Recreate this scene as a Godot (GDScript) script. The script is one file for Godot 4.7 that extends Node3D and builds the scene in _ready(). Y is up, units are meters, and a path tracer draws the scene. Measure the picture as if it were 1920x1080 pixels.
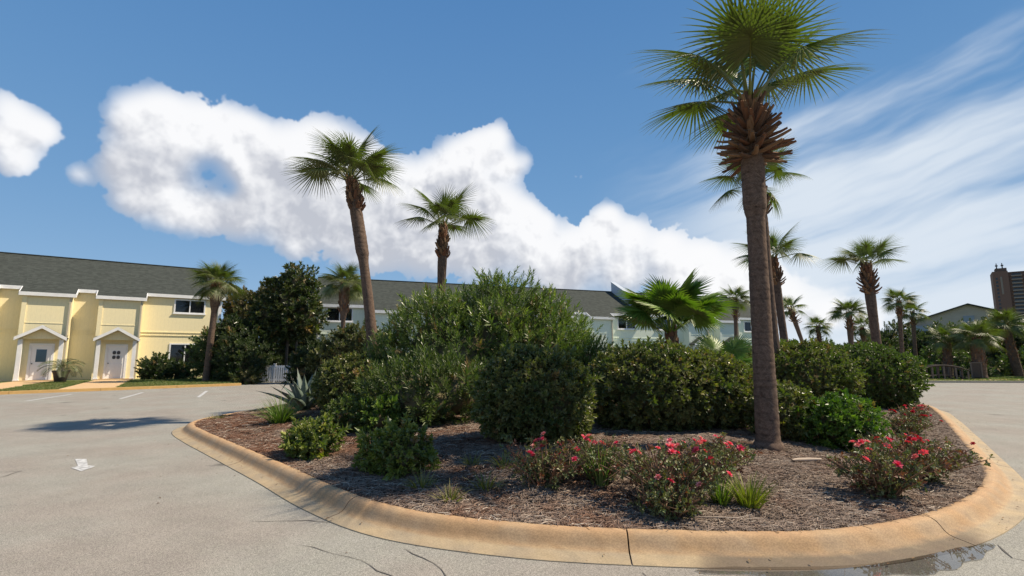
extends Node3D

# ---------------------------------------------------------------- mesh builder
class MB:
	var v := PackedVector3Array()
	var uv := PackedVector2Array()
	var uv2 := PackedVector2Array()
	var c := PackedColorArray()
	var idx := PackedInt32Array()
	var col := Color.WHITE

	func av(p: Vector3, t := Vector2.ZERO) -> int:
		v.append(p)
		uv.append(t)
		c.append(col)
		return v.size() - 1

	func ti(a: int, b: int, d: int) -> void:   # counter-clockwise seen from outside
		idx.append(a)
		idx.append(d)
		idx.append(b)

	func tri(a: Vector3, b: Vector3, d: Vector3) -> void:
		var i := av(a)
		av(b)
		av(d)
		ti(i, i + 1, i + 2)

	func quad(a: Vector3, b: Vector3, d: Vector3, e: Vector3) -> void:
		var w := (b - a).length()
		var h := (e - a).length()
		var i := av(a, Vector2(0, 0))
		av(b, Vector2(w, 0))
		av(d, Vector2(w, h))
		av(e, Vector2(0, h))
		ti(i, i + 1, i + 2)
		ti(i, i + 2, i + 3)

	func box(lo: Vector3, hi: Vector3, tr := Transform3D.IDENTITY) -> void:
		var p := []
		for k in 8:
			p.append(tr * Vector3(hi.x if k & 1 else lo.x, hi.y if k & 2 else lo.y, hi.z if k & 4 else lo.z))
		quad(p[4], p[5], p[7], p[6])
		quad(p[1], p[0], p[2], p[3])
		quad(p[5], p[1], p[3], p[7])
		quad(p[0], p[4], p[6], p[2])
		quad(p[6], p[7], p[3], p[2])
		quad(p[0], p[1], p[5], p[4])

	func slab(a: Vector3, b: Vector3, d: Vector3, e: Vector3, t: float) -> void:   # top face a b d e, thickness downwards
		var k := Vector3(0, -t, 0)
		quad(a, b, d, e)
		quad(e + k, d + k, b + k, a + k)
		quad(a + k, b + k, b, a)
		quad(b + k, d + k, d, b)
		quad(d + k, e + k, e, d)
		quad(e + k, a + k, a, e)

	func prism(poly: PackedVector2Array, z0: float, z1: float) -> void:   # polygon in xy, extruded along z
		var t := Geometry2D.triangulate_polygon(poly)
		var area := 0.0
		for i in poly.size():
			area += poly[i].cross(poly[(i + 1) % poly.size()])
		var q := poly.duplicate()
		if area < 0:
			q.reverse()
			t = Geometry2D.triangulate_polygon(q)
		for i in range(0, t.size(), 3):
			var a := q[t[i]]
			var b := q[t[i + 1]]
			var d := q[t[i + 2]]
			if (b - a).cross(d - a) < 0:
				var s := b
				b = d
				d = s
			tri(Vector3(a.x, a.y, z1), Vector3(b.x, b.y, z1), Vector3(d.x, d.y, z1))
			tri(Vector3(a.x, a.y, z0), Vector3(d.x, d.y, z0), Vector3(b.x, b.y, z0))
		for i in q.size():
			var a := q[i]
			var b := q[(i + 1) % q.size()]
			quad(Vector3(a.x, a.y, z0), Vector3(b.x, b.y, z0), Vector3(b.x, b.y, z1), Vector3(a.x, a.y, z1))

	func tube(pts: Array, radii: Array, sides := 8, cap := true) -> void:
		var up := Vector3(0.31, 0.2, 0.93).normalized()
		var base := v.size()
		var run := 0.0
		for i in pts.size():
			var t: Vector3 = (pts[mini(i + 1, pts.size() - 1)] - pts[maxi(i - 1, 0)]).normalized()
			var x := up.cross(t).normalized()
			var y := t.cross(x)
			if i > 0:
				run += (pts[i] - pts[i - 1]).length()
			for k in sides + 1:
				var a := TAU * k / sides
				av(pts[i] + (x * cos(a) + y * sin(a)) * radii[i], Vector2(float(k) / sides, run))
		for i in pts.size() - 1:
			for k in sides:
				var a := base + i * (sides + 1) + k
				ti(a, a + 1, a + sides + 2)
				ti(a, a + sides + 2, a + sides + 1)
		if cap:
			var m := av(pts[-1])
			var r := base + (pts.size() - 1) * (sides + 1)
			for k in sides:
				ti(r + k, r + k + 1, m)

	func ellipsoid(o: Vector3, r: Vector3, rings := 10, segs := 16, bump: FastNoiseLite = null, amp := 0.0) -> void:
		var base := v.size()
		for i in rings + 1:
			var th := PI * i / rings
			for k in segs + 1:
				var ph := TAU * (k % segs) / segs
				var d := Vector3(sin(th) * cos(ph), cos(th), sin(th) * sin(ph))
				var s := 1.0
				if bump:
					s += amp * bump.get_noise_3dv((o + d * r) * 1.0)
				av(o + d * r * s, Vector2(k, i))
		for i in rings:
			for k in segs:
				var a := base + i * (segs + 1) + k
				ti(a, a + 1, a + segs + 2)
				ti(a, a + segs + 2, a + segs + 1)

	func leaf(o: Vector3, d: Vector3, side: Vector3, l: float, w: float, fold := 0.25) -> void:
		var up := side.cross(d).normalized()
		var m := o + d * l * 0.45
		var a := m - side * w * 0.5 + up * w * fold
		var b := m + side * w * 0.5 + up * w * fold
		var t := o + d * l - up * l * 0.08
		var i := av(o)
		av(a)
		av(t)
		av(m)
		var j := av(o)
		av(b)
		av(t)
		av(m)
		ti(i, i + 3, i + 1)
		ti(i + 3, i + 2, i + 1)
		ti(j, j + 1, j + 3)
		ti(j + 3, j + 1, j + 2)

	func mesh(m: Material = null) -> ArrayMesh:
		var n := PackedVector3Array()
		n.resize(v.size())
		for i in range(0, idx.size(), 3):
			var a := idx[i]
			var b := idx[i + 1]
			var d := idx[i + 2]
			var f := (v[d] - v[a]).cross(v[b] - v[a])
			n[a] += f
			n[b] += f
			n[d] += f
		for i in n.size():
			n[i] = n[i].normalized() if n[i].length_squared() > 1e-20 else Vector3.UP
		var arr := []
		arr.resize(Mesh.ARRAY_MAX)
		arr[Mesh.ARRAY_VERTEX] = v
		arr[Mesh.ARRAY_NORMAL] = n
		arr[Mesh.ARRAY_TEX_UV] = uv
		if uv2.size() == v.size():
			arr[Mesh.ARRAY_TEX_UV2] = uv2
		arr[Mesh.ARRAY_COLOR] = c
		arr[Mesh.ARRAY_INDEX] = idx
		var am := ArrayMesh.new()
		am.add_surface_from_arrays(Mesh.PRIMITIVE_TRIANGLES, arr)
		if m:
			am.surface_set_material(0, m)
		return am

# ---------------------------------------------------------------- globals
var M := {}
var R := RandomNumberGenerator.new()
var NZ := FastNoiseLite.new()
var taken := {}
var island := PackedVector2Array()      # inner edge of the kerb's top, x and z

func numbered(called: String) -> String:
	if not taken.has(called):
		taken[called] = 0
		return called
	taken[called] += 1
	return "%s_%03d" % [called, taken[called]]

func thing(called: String, label: String, category: String, at := Vector3.ZERO, turn := 0.0, group := "") -> Node3D:
	var o := Node3D.new()
	o.name = numbered(called)
	add_child(o)
	o.position = at
	o.rotation.y = turn
	o.set_meta("label", label)
	o.set_meta("category", category)
	if group:
		o.set_meta("group", group)
	return o

func part(called: String, mesh: Mesh, parent: Node, tr := Transform3D.IDENTITY, kind := "") -> MeshInstance3D:
	var o := MeshInstance3D.new()
	o.name = called
	o.mesh = mesh
	o.transform = tr
	parent.add_child(o, true)
	if kind:
		o.set_meta("kind", kind)
	return o

func node_part(called: String, parent: Node, tr := Transform3D.IDENTITY) -> Node3D:
	var o := Node3D.new()
	o.name = called
	o.transform = tr
	parent.add_child(o, true)
	return o

func structure(called: String, mesh: Mesh) -> MeshInstance3D:
	var o := MeshInstance3D.new()
	o.name = numbered(called)
	o.mesh = mesh
	o.set_meta("kind", "structure")
	add_child(o)
	return o

func copies(called: String, mesh: Mesh, trs: Array, cols: Array, parent: Node) -> MultiMeshInstance3D:
	var mm := MultiMesh.new()
	mm.transform_format = MultiMesh.TRANSFORM_3D
	mm.use_colors = true
	mm.mesh = mesh
	mm.instance_count = trs.size()
	for i in trs.size():
		mm.set_instance_transform(i, trs[i])
		mm.set_instance_color(i, cols[i])
	var o := MultiMeshInstance3D.new()
	o.name = called
	o.multimesh = mm
	o.set_meta("kind", "stuff")
	parent.add_child(o, true)
	return o

func lin(r: float, g: float, b: float) -> Color:
	return Color(r, g, b).linear_to_srgb()

func mat(col: Color, rough := 0.8, spec := 0.5) -> StandardMaterial3D:
	var m := StandardMaterial3D.new()
	m.albedo_color = col
	m.roughness = rough
	m.metallic_specular = spec
	return m

func vmat(rough := 0.6, back := Color.BLACK, spec := 0.5) -> StandardMaterial3D:
	var m := StandardMaterial3D.new()
	m.vertex_color_use_as_albedo = true
	m.roughness = rough
	m.metallic_specular = spec
	if back != Color.BLACK:
		m.backlight_enabled = true
		m.backlight = back
	return m

func noise_tex(freq: float, size: int, ramp: Array, oct := 5, type := FastNoiseLite.TYPE_SIMPLEX_SMOOTH, seed_ := 1, normal := false) -> NoiseTexture2D:
	var n := FastNoiseLite.new()
	n.noise_type = type
	n.frequency = freq
	n.fractal_octaves = oct
	n.seed = seed_
	var t := NoiseTexture2D.new()
	t.width = size
	t.height = size
	t.seamless = true
	t.noise = n
	if normal:
		t.as_normal_map = true
		t.bump_strength = 6.0
	if ramp.size():
		var g := Gradient.new()
		g.offsets = PackedFloat32Array(ramp.map(func(p): return p[0]))
		g.colors = PackedColorArray(ramp.map(func(p): return p[1]))
		t.color_ramp = g
	return t

func grey(x: float) -> Color:
	return Color(x, x, x)

func tri_mat(tex: Texture2D, scale: float, rough := 0.9, tint := Color.WHITE, bump: Texture2D = null, depth := 0.0) -> StandardMaterial3D:
	var m := mat(tint, rough)
	m.albedo_texture = tex
	m.uv1_triplanar = true
	m.uv1_world_triplanar = true
	m.uv1_scale = Vector3.ONE * scale
	if bump:
		m.heightmap_enabled = true
		m.heightmap_texture = bump
		m.heightmap_scale = depth
	return m

# ---------------------------------------------------------------- sky
const CLOUDS := [   # azimuth from the view's axis, elevation, radius in degrees, weight
	[-46.3, 17.2, 2.04, 0.95],
	[-44.3, 18.4, 1.66, 0.95],
	[-46.8, 20.1, 1.41, 0.62],
	[-46.0, 19.1, 1.27, 0.70],
	[-45.2, 15.6, 1.31, 0.70],
	[-46.0, 14.9, 1.38, 0.55],
	[-41.7, 15.4, 1.11, 0.62],
	[-38.1, 21.0, 2.34, 0.95],
	[-35.9, 22.0, 2.29, 0.95],
	[-34.8, 19.7, 3.92, 0.95],
	[-32.1, 21.7, 3.09, 0.95],
	[-29.9, 20.7, 3.09, 0.95],
	[-28.5, 21.9, 1.77, 0.95],
	[-38.5, 17.0, 2.49, 0.95],
	[-36.2, 15.5, 2.74, 0.95],
	[-37.7, 13.8, 1.98, 0.70],
	[-28.2, 17.9, 4.00, 0.95],
	[-24.6, 20.6, 3.35, 0.95],
	[-21.7, 22.0, 3.26, 0.95],
	[-19.3, 19.6, 4.49, 0.95],
	[-28.9, 14.1, 2.72, 0.95],
	[-31.9, 13.5, 2.23, 0.90],
	[-34.3, 13.4, 2.06, 0.85],
	[-24.0, 14.7, 3.95, 0.95],
	[-19.1, 14.1, 4.39, 0.95],
	[-14.6, 16.7, 4.42, 0.95],
	[-23.3, 11.5, 2.08, 0.70],
	[-16.5, 19.4, 3.45, 0.95],
	[-3.8, 23.2, 2.32, 0.95],
	[-6.0, 21.7, 2.69, 0.95],
	[-1.9, 24.0, 1.39, 0.90],
	[-8.4, 19.7, 2.67, 0.95],
	[-0.6, 21.3, 2.02, 0.95],
	[-5.0, 17.8, 4.81, 0.95],
	[-0.9, 16.6, 3.06, 0.95],
	[-9.8, 15.8, 4.23, 0.95],
	[1.9, 15.8, 1.73, 0.95],
	[-11.7, 18.6, 2.37, 0.80],
	[-9.8, 12.3, 4.31, 0.95],
	[-3.7, 11.9, 4.68, 0.95],
	[2.5, 12.2, 4.06, 0.95],
	[7.3, 11.8, 3.73, 0.95],
	[11.0, 15.3, 1.82, 0.95],
	[9.8, 13.5, 2.46, 0.95],
	[13.6, 13.3, 2.43, 0.95],
	[17.3, 11.7, 2.99, 0.95],
	[21.1, 10.0, 2.94, 0.95],
	[25.1, 8.3, 2.86, 0.95],
	[5.5, 8.8, 3.14, 0.95],
	[12.6, 9.3, 3.39, 0.95],
	[18.8, 7.8, 2.99, 0.95],
	[24.5, 5.9, 2.30, 0.95],
	[28.4, 5.7, 3.34, 0.90],
	[31.9, 4.2, 2.68, 0.85],
	[35.2, 3.3, 2.32, 0.75],
	[22.5, 6.8, 3.51, 0.95],
	[26.6, 8.0, 2.26, 0.80],
	[-15.6, 11.5, 3.62, 0.85],
	[3.7, 14.8, 1.24, 0.90],
	[7.5, 20.0, 1.07, 0.42],
	[1.6, 21.8, 1.07, 0.50],
	[-1.3, 25.2, 1.71, 0.45],
	[19.8, 18.2, 0.57, 0.40],
]
const HOLES := [
	[-31.8, 17.8, 1.66, 0.50],
	[-30.1, 16.5, 1.07, 0.40],
	[-27.2, 25.7, 1.52, 0.30],
]

func sky_texture() -> ImageTexture:
	var W := 1024
	var H := 256       # upper half at low resolution
	var f := PackedFloat32Array()
	f.resize(W * H)
	var blobs := CLOUDS.duplicate()
	var rr := RandomNumberGenerator.new()
	rr.seed = 77
	for k in 12:       # the rest of the sky carries the same broken cumulus
		var az := rr.randf_range(66, 294)
		var el := rr.randf_range(6, 22)
		var n := rr.randi_range(4, 8)
		for j in n:
			blobs.append([az + rr.randf_range(-9, 9), el + rr.randf_range(-2.5, 3.5), rr.randf_range(2.5, 5.0), rr.randf_range(0.7, 1.0)])
	for pas in 2:
		for b in (blobs if pas == 0 else HOLES):
			var az: float = b[0]
			var el: float = b[1]
			var r: float = b[2]
			var ce := maxf(0.2, cos(deg_to_rad(el)))
			var x0 := floori((az - r * 1.7 / ce + 180) / 360 * W)
			var x1 := ceili((az + r * 1.7 / ce + 180) / 360 * W)
			var y0 := maxi(0, floori((90 - el - r * 1.7) / 90 * H))
			var y1 := mini(H - 1, ceili((90 - el + r * 1.7) / 90 * H))
			for y in range(y0, y1 + 1):
				var e := 90.0 - (y + 0.5) / H * 90.0
				for x in range(x0, x1 + 1):
					var a := (x + 0.5) / W * 360.0 - 180.0
					var d := Vector2((a - az) * ce, e - el).length() / r
					if d < 1.7:
						var g: float = b[3] * exp(-d * d * 0.95)
						var i := y * W + posmod(x, W)
						if pas == 0:
							f[i] = 1.0 - (1.0 - f[i]) * (1.0 - clampf(g, 0.0, 0.98))
						else:
							f[i] *= 1.0 - g
	var low := Image.create_from_data(W, H, false, Image.FORMAT_RF, f.to_byte_array())
	var out := Image.create(4096, 2048, false, Image.FORMAT_RGBF)
	out.fill(Color(0.20, 0.19, 0.17))
	var coarse := paint_sky(low, Rect2i(0, 0, W, H), W, H)
	coarse.resize(4096, 1024, Image.INTERPOLATE_CUBIC)
	out.blit_rect(coarse, Rect2i(0, 0, 4096, 1024), Vector2i.ZERO)
	var fine := low.duplicate()
	fine.resize(4096, 1024, Image.INTERPOLATE_CUBIC)
	var win := Rect2i(2048 - 660, 1024 - 560, 1320, 560)
	var sharp := paint_sky(fine, win, 4096, 1024)
	out.blit_rect(sharp, Rect2i(Vector2i.ZERO, win.size), win.position)
	var whole := Image.create(4096, 2048, false, Image.FORMAT_RGBF)   # a panorama begins at the view's axis
	whole.blit_rect(out, Rect2i(2048, 0, 2048, 2048), Vector2i.ZERO)
	whole.blit_rect(out, Rect2i(0, 0, 2048, 2048), Vector2i(2048, 0))
	return ImageTexture.create_from_image(whole)

func paint_sky(field: Image, win: Rect2i, W: int, H: int) -> Image:
	var f := field.get_data().to_float32_array()
	var n1 := FastNoiseLite.new()
	n1.noise_type = FastNoiseLite.TYPE_SIMPLEX_SMOOTH
	n1.frequency = 6.5
	n1.fractal_octaves = 5
	n1.fractal_gain = 0.52
	n1.seed = 11
	var n2 := FastNoiseLite.new()
	n2.noise_type = FastNoiseLite.TYPE_SIMPLEX_SMOOTH
	n2.frequency = 1.0
	n2.fractal_octaves = 5
	n2.seed = 5
	n1.frequency = 9.0
	var pf := []
	for k in 4:
		var q := FastNoiseLite.new()
		q.noise_type = FastNoiseLite.TYPE_CELLULAR
		q.cellular_return_type = FastNoiseLite.RETURN_DISTANCE
		q.cellular_jitter = 0.95
		q.fractal_type = FastNoiseLite.FRACTAL_NONE
		q.frequency = [15.0, 33.0, 74.0, 160.0][k]
		q.seed = 3 + k
		pf.append(q)
	var dens_at := func(d: Vector3, g: float) -> float:
		var w := d + Vector3(n2.get_noise_3dv(d * 14.0), n2.get_noise_3dv(d * 14.0 + Vector3(7, 0, 0)), 0) * 0.018
		var puff: float = -(pf[0].get_noise_3dv(w) + 0.45) * 0.50 - (pf[1].get_noise_3dv(w) + 0.45) * 0.36 - (pf[2].get_noise_3dv(w) + 0.45) * 0.22 - (pf[3].get_noise_3dv(w) + 0.45) * 0.11
		return g * 1.50 - 0.80 + puff + n1.get_noise_3dv(d) * 0.50
	var res := PackedFloat32Array()
	res.resize(win.size.x * win.size.y * 3)
	var o := 0
	var px_el := 90.0 / H
	for y in win.size.y:
		var yy := y + win.position.y
		var el := deg_to_rad(90.0 - (yy + 0.5) * px_el)
		var se := sin(el)
		var ce := cos(el)
		var eld := rad_to_deg(el)
		# clear air: deep blue above, paler towards the horizon
		var t := clampf(eld / 40.0, 0.0, 1.0)
		var base := Vector3(0.22, 0.44, 0.71).lerp(Vector3(0.082, 0.218, 0.470), pow(t, 0.62))
		base = base.lerp(Vector3(0.46, 0.60, 0.74), exp(-eld / 7.0) * 0.80)
		for x in win.size.x:
			var xx := x + win.position.x
			var a := deg_to_rad((xx + 0.5) / W * 360.0 - 180.0)
			var d := Vector3(sin(a) * ce, se, -cos(a) * ce)
			var col := base
			# thin streaked cloud, long bands drawn out towards the sun's side
			var ad := rad_to_deg(a)
			var band := smoothstep(8.0, 30.0, ad) * (1.0 - smoothstep(75.0, 105.0, ad)) + 0.12 * smoothstep(150.0, 180.0, absf(ad))
			if band > 0.0 and eld < 60.0:
				var q := (eld - 0.24 * (ad - 20.0)) + 1.6 * n2.get_noise_3d(ad * 0.05, eld * 0.06, 1.0)
				var s := n2.get_noise_3d(ad * 0.022, q * 0.13, 3.0) * 0.85 + n2.get_noise_3d(ad * 0.06, q * 0.5, 9.0) * 0.22 + n1.get_noise_3d(ad * 0.020, q * 0.16, 2.0) * 0.12
				var cover := smoothstep(33.0, 9.0, eld) * 0.95
				var w := smoothstep(0.0, 1.25, s * 1.15 + cover * 1.40 - 0.22) * band
				col = col.lerp(Vector3(0.72, 0.79, 0.87), w * 0.92)
			var g := f[yy * W + posmod(xx, W)]
			if g > 0.05:
				var dens: float = dens_at.call(d, g)
				var soft := lerpf(0.085, 0.03, smoothstep(-24.0, -10.0, ad)) + 0.25 * smoothstep(18.0, 32.0, ad)
				if dens > -soft * 0.4:
					# the lit side: compare with what stands a little towards the sun
					var d2 := (d + Vector3(0.011, 0.016, -0.002)).normalized()
					var xi := clampi(xx + roundi(0.011 / TAU * W), 0, W - 1)
					var yi := clampi(yy - roundi(0.016 / (PI * 0.5) * H), 0, H - 1)
					var dens2: float = dens_at.call(d2, f[yi * W + xi])
					var xj := clampi(xx + roundi(0.05 / TAU * W), 0, W - 1)
					var yj := clampi(yy - roundi(0.075 / (PI * 0.5) * H), 0, H - 1)
					var far := f[yj * W + xj]
					var alpha := smoothstep(-soft * 0.4, soft, dens)
					var lit := clampf(0.60 + (dens - dens2) * 1.15 + (g - far) * 0.50 - clampf(far - 0.7, 0.0, 1.0) * 1.1, 0.0, 1.0)
					var shade := Vector3(0.53, 0.55, 0.61).lerp(Vector3(0.95, 0.95, 0.96), lit)
					col = col.lerp(shade, alpha * (0.10 + 0.87 * smoothstep(0.30, 0.95, g)))
			res[o] = col.x
			res[o + 1] = col.y
			res[o + 2] = col.z
			o += 3
	return Image.create_from_data(win.size.x, win.size.y, false, Image.FORMAT_RGBF, res.to_byte_array())

# ---------------------------------------------------------------- planting-bed shape
func smooth_loop(pts: Array, steps: int) -> PackedVector2Array:
	var out := PackedVector2Array()
	var n := pts.size()
	for i in n:
		var a: Vector2 = pts[(i + n - 1) % n]
		var b: Vector2 = pts[i]
		var c: Vector2 = pts[(i + 1) % n]
		var d: Vector2 = pts[(i + 2) % n]
		for k in steps:
			out.append(b.cubic_interpolate(c, a, d, float(k) / steps))
	return out

func edge_distance(p: Vector2) -> float:
	var best := 1e9
	var n := island.size()
	for i in range(0, n, 2):
		var q := Geometry2D.get_closest_point_to_segment(p, island[i], island[(i + 2) % n])
		best = minf(best, p.distance_squared_to(q))
	var d := sqrt(best)
	return d if Geometry2D.is_point_in_polygon(p, island) else -d

func bed(x: float, z: float) -> float:
	var d := edge_distance(Vector2(x, z))
	return bed_at(x, z, d)

func bed_at(x: float, z: float, d: float) -> float:
	return 0.125 + 0.24 * smoothstep(0.0, 3.2, d) + 0.022 * NZ.get_noise_2d(x * 1.1, z * 1.1) * smoothstep(0.0, 0.4, d)

# ---------------------------------------------------------------- foliage
func any_dir(r: RandomNumberGenerator) -> Vector3:
	var z := r.randf_range(-1, 1)
	var a := r.randf() * TAU
	var s := sqrt(1 - z * z)
	return Vector3(s * cos(a), z, s * sin(a))

func basis_up(y: Vector3, spin: float) -> Basis:
	var u := y.normalized()
	var x := u.cross(Vector3(0.3, 0.1, 0.95) if absf(u.z) < 0.9 else Vector3.RIGHT).normalized()
	return Basis(x, u, x.cross(u)).rotated(u, spin)

# a twig of leaves that grows along +y
func sprig(leaves: int, stem: float, l: float, w: float, open_: float, m: Material, seed_: int, twig := Color(0.10, 0.07, 0.04)) -> ArrayMesh:
	var r := RandomNumberGenerator.new()
	r.seed = seed_
	var b := MB.new()
	b.col = twig
	b.tube([Vector3.ZERO, Vector3(0.01, stem * 0.5, 0), Vector3(0, stem, 0.008)], [0.004, 0.003, 0.002], 3, false)
	for i in leaves:
		var t := float(i) / maxf(1, leaves - 1)
		var a := i * 2.4 + r.randf_range(-0.4, 0.4)
		var out := Vector3(cos(a), 0, sin(a))
		var lift := lerpf(open_, open_ * 0.35, t) + r.randf_range(-0.2, 0.2)
		var d := (out * sin(lift) + Vector3.UP * cos(lift)).normalized()
		var side := d.cross(out.cross(d)).cross(d)
		side = d.cross(Vector3.UP).normalized() if absf(d.y) < 0.97 else Vector3(-sin(a), 0, cos(a))
		side = (side + r.randf_range(-0.35, 0.35) * out).normalized()
		side = (side - d * side.dot(d)).normalized()
		var k := r.randf_range(0.75, 1.15)
		var g := r.randf_range(0.78, 1.2)
		b.col = Color(g, g, g * r.randf_range(0.85, 1.05))
		b.leaf(Vector3(0, stem * (0.25 + 0.75 * t), 0), d, side, l * k, w * k)
	return b.mesh(m)

# shrubs and crowns: sprigs spread over and just under the skin of some lobes
# lobe: [offset x, y, z, radius x, y, z]
func foliage(parent: Node3D, lobes: Array, mesh: Mesh, per_m2: float, size: float, col: Color, vary: Color, r: RandomNumberGenerator, rough := 0.1, depth := 0.28, ground := -9.0, upward := 0.35, called := "foliage") -> void:
	var trs := []
	var cols := []
	var nz := FastNoiseLite.new()
	nz.seed = r.randi() % 1000
	nz.frequency = 1.3
	nz.fractal_octaves = 3
	for li in lobes.size():
		var L: Array = lobes[li]
		var o := Vector3(L[0], L[1], L[2])
		var rad := Vector3(L[3], L[4], L[5])
		var p := 1.6
		var area := 4 * PI * pow((pow(rad.x * rad.y, p) + pow(rad.x * rad.z, p) + pow(rad.y * rad.z, p)) / 3.0, 1.0 / p)
		for k in int(area * per_m2):
			var d := any_dir(r)
			var bump := 1.0 + rough * nz.get_noise_3dv(o + d * rad) * 1.6
			var into := depth * pow(r.randf(), 1.8) / minf(rad.x, minf(rad.y, rad.z))
			var q := o + d * rad * maxf(0.25, bump - into)
			if q.y < ground:
				continue
			var hid := false
			for lj in lobes.size():
				if lj != li:
					var K: Array = lobes[lj]
					var e := (q - Vector3(K[0], K[1], K[2])) / Vector3(K[3], K[4], K[5])
					if e.length_squared() < 0.62:
						hid = true
						break
			if hid:
				continue
			var nrm := (d / rad).normalized()
			var up := (nrm + Vector3.UP * upward + any_dir(r) * 0.55).normalized()
			var s := size * r.randf_range(0.55, 1.35)
			if r.randf() < 0.03:
				s *= 1.5
				q += nrm * 0.06 * size
			trs.append(Transform3D(basis_up(up, r.randf() * TAU).scaled(Vector3.ONE * s), q))
			var mix_ := clampf(0.5 + 0.9 * nz.get_noise_3dv(q * 1.7 + Vector3(9, 3, 1)) + r.randf_range(-0.35, 0.35), 0, 1)
			var cc := col.lerp(vary, mix_)
			var odd := r.randf()
			if odd < 0.035:
				cc = Color(0.26, 0.17, 0.08)
			elif odd < 0.09:
				cc = Color(vary.r * 1.45, vary.g * 1.35, vary.b * 1.1)
			cols.append(cc)
	copies(called, mesh, trs, cols, parent)

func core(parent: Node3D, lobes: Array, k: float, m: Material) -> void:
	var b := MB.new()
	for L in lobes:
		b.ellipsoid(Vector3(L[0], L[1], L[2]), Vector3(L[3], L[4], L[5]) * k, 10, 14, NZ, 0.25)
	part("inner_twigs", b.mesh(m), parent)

func stems(parent: Node3D, n: int, h: float, spread: float, rad: float, r: RandomNumberGenerator, m: Material) -> void:
	for i in n:
		var a := i * TAU / n + r.randf_range(-0.5, 0.5)
		var o := Vector3(cos(a), 0, sin(a))
		var b := MB.new()
		b.tube([o * 0.06 + Vector3(0, -0.1, 0), o * spread * 0.3 + Vector3(0, h * 0.4, 0), o * spread * 0.7 + Vector3(0, h * 0.75, 0), o * spread + Vector3(0, h, 0)], [rad, rad * 0.8, rad * 0.55, rad * 0.25], 6)
		part("stem", b.mesh(m), parent)

# kind: clipped, oleander, bright, wild
func shrub(called: String, label: String, group: String, x: float, z: float, lobes: Array, kind: String, seed_: int, col: Color, vary: Color, base := -99.0, k := 1.0) -> Node3D:
	var y := bed(x, z) if base < -50 else base
	var t := thing(called, label, "shrub", Vector3(x, y, z), 0.0, group)
	var r := RandomNumberGenerator.new()
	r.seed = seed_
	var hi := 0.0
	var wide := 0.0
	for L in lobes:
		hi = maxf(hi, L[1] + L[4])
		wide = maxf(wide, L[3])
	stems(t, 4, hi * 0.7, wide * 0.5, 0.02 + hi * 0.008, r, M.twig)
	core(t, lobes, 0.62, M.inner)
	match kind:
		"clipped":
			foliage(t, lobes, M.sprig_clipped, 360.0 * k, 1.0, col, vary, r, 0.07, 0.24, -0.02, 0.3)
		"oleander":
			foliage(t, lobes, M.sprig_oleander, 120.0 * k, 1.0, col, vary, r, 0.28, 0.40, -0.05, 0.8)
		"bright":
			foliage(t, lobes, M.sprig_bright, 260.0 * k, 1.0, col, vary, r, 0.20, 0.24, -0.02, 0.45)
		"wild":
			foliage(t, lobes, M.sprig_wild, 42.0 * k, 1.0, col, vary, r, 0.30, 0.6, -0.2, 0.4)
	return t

func broad_tree(called: String, label: String, at: Vector3, trunks: Array, lobes: Array, mesh: Mesh, per: float, size: float, col: Color, vary: Color, seed_: int, group := "") -> Node3D:
	var t := thing(called, label, "tree", at, 0.0, group)
	var r := RandomNumberGenerator.new()
	r.seed = seed_
	for T in trunks:     # [x, z, radius, top x, top y, top z]
		var b := MB.new()
		var a := Vector3(T[0], -0.15, T[1])
		var e := Vector3(T[3], T[4], T[5])
		var bow := Vector3(r.randf_range(-0.15, 0.15), 0, r.randf_range(-0.15, 0.15))
		b.tube([a, a.lerp(e, 0.08), a.lerp(e, 0.4) + bow, a.lerp(e, 0.75) + bow * 0.6, e], [T[2] * 1.35, T[2], T[2] * 0.85, T[2] * 0.7, T[2] * 0.4], 9)
		for k in 5:
			var L: Array = lobes[r.randi() % lobes.size()]
			var s := a.lerp(e, r.randf_range(0.5, 0.9)) + bow * 0.7
			var q := Vector3(L[0], L[1], L[2]) + any_dir(r) * 0.3
			b.tube([s, s.lerp(q, 0.5) + Vector3(0, 0.15, 0), q], [T[2] * 0.45, T[2] * 0.3, T[2] * 0.12], 5)
		part("trunk", b.mesh(M.bark), t)
	core(t, lobes, 0.55, M.inner)
	foliage(t, lobes, mesh, per, size, col, vary, r, 0.32, 0.6, 0.1, 0.3, "crown")
	return t

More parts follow.
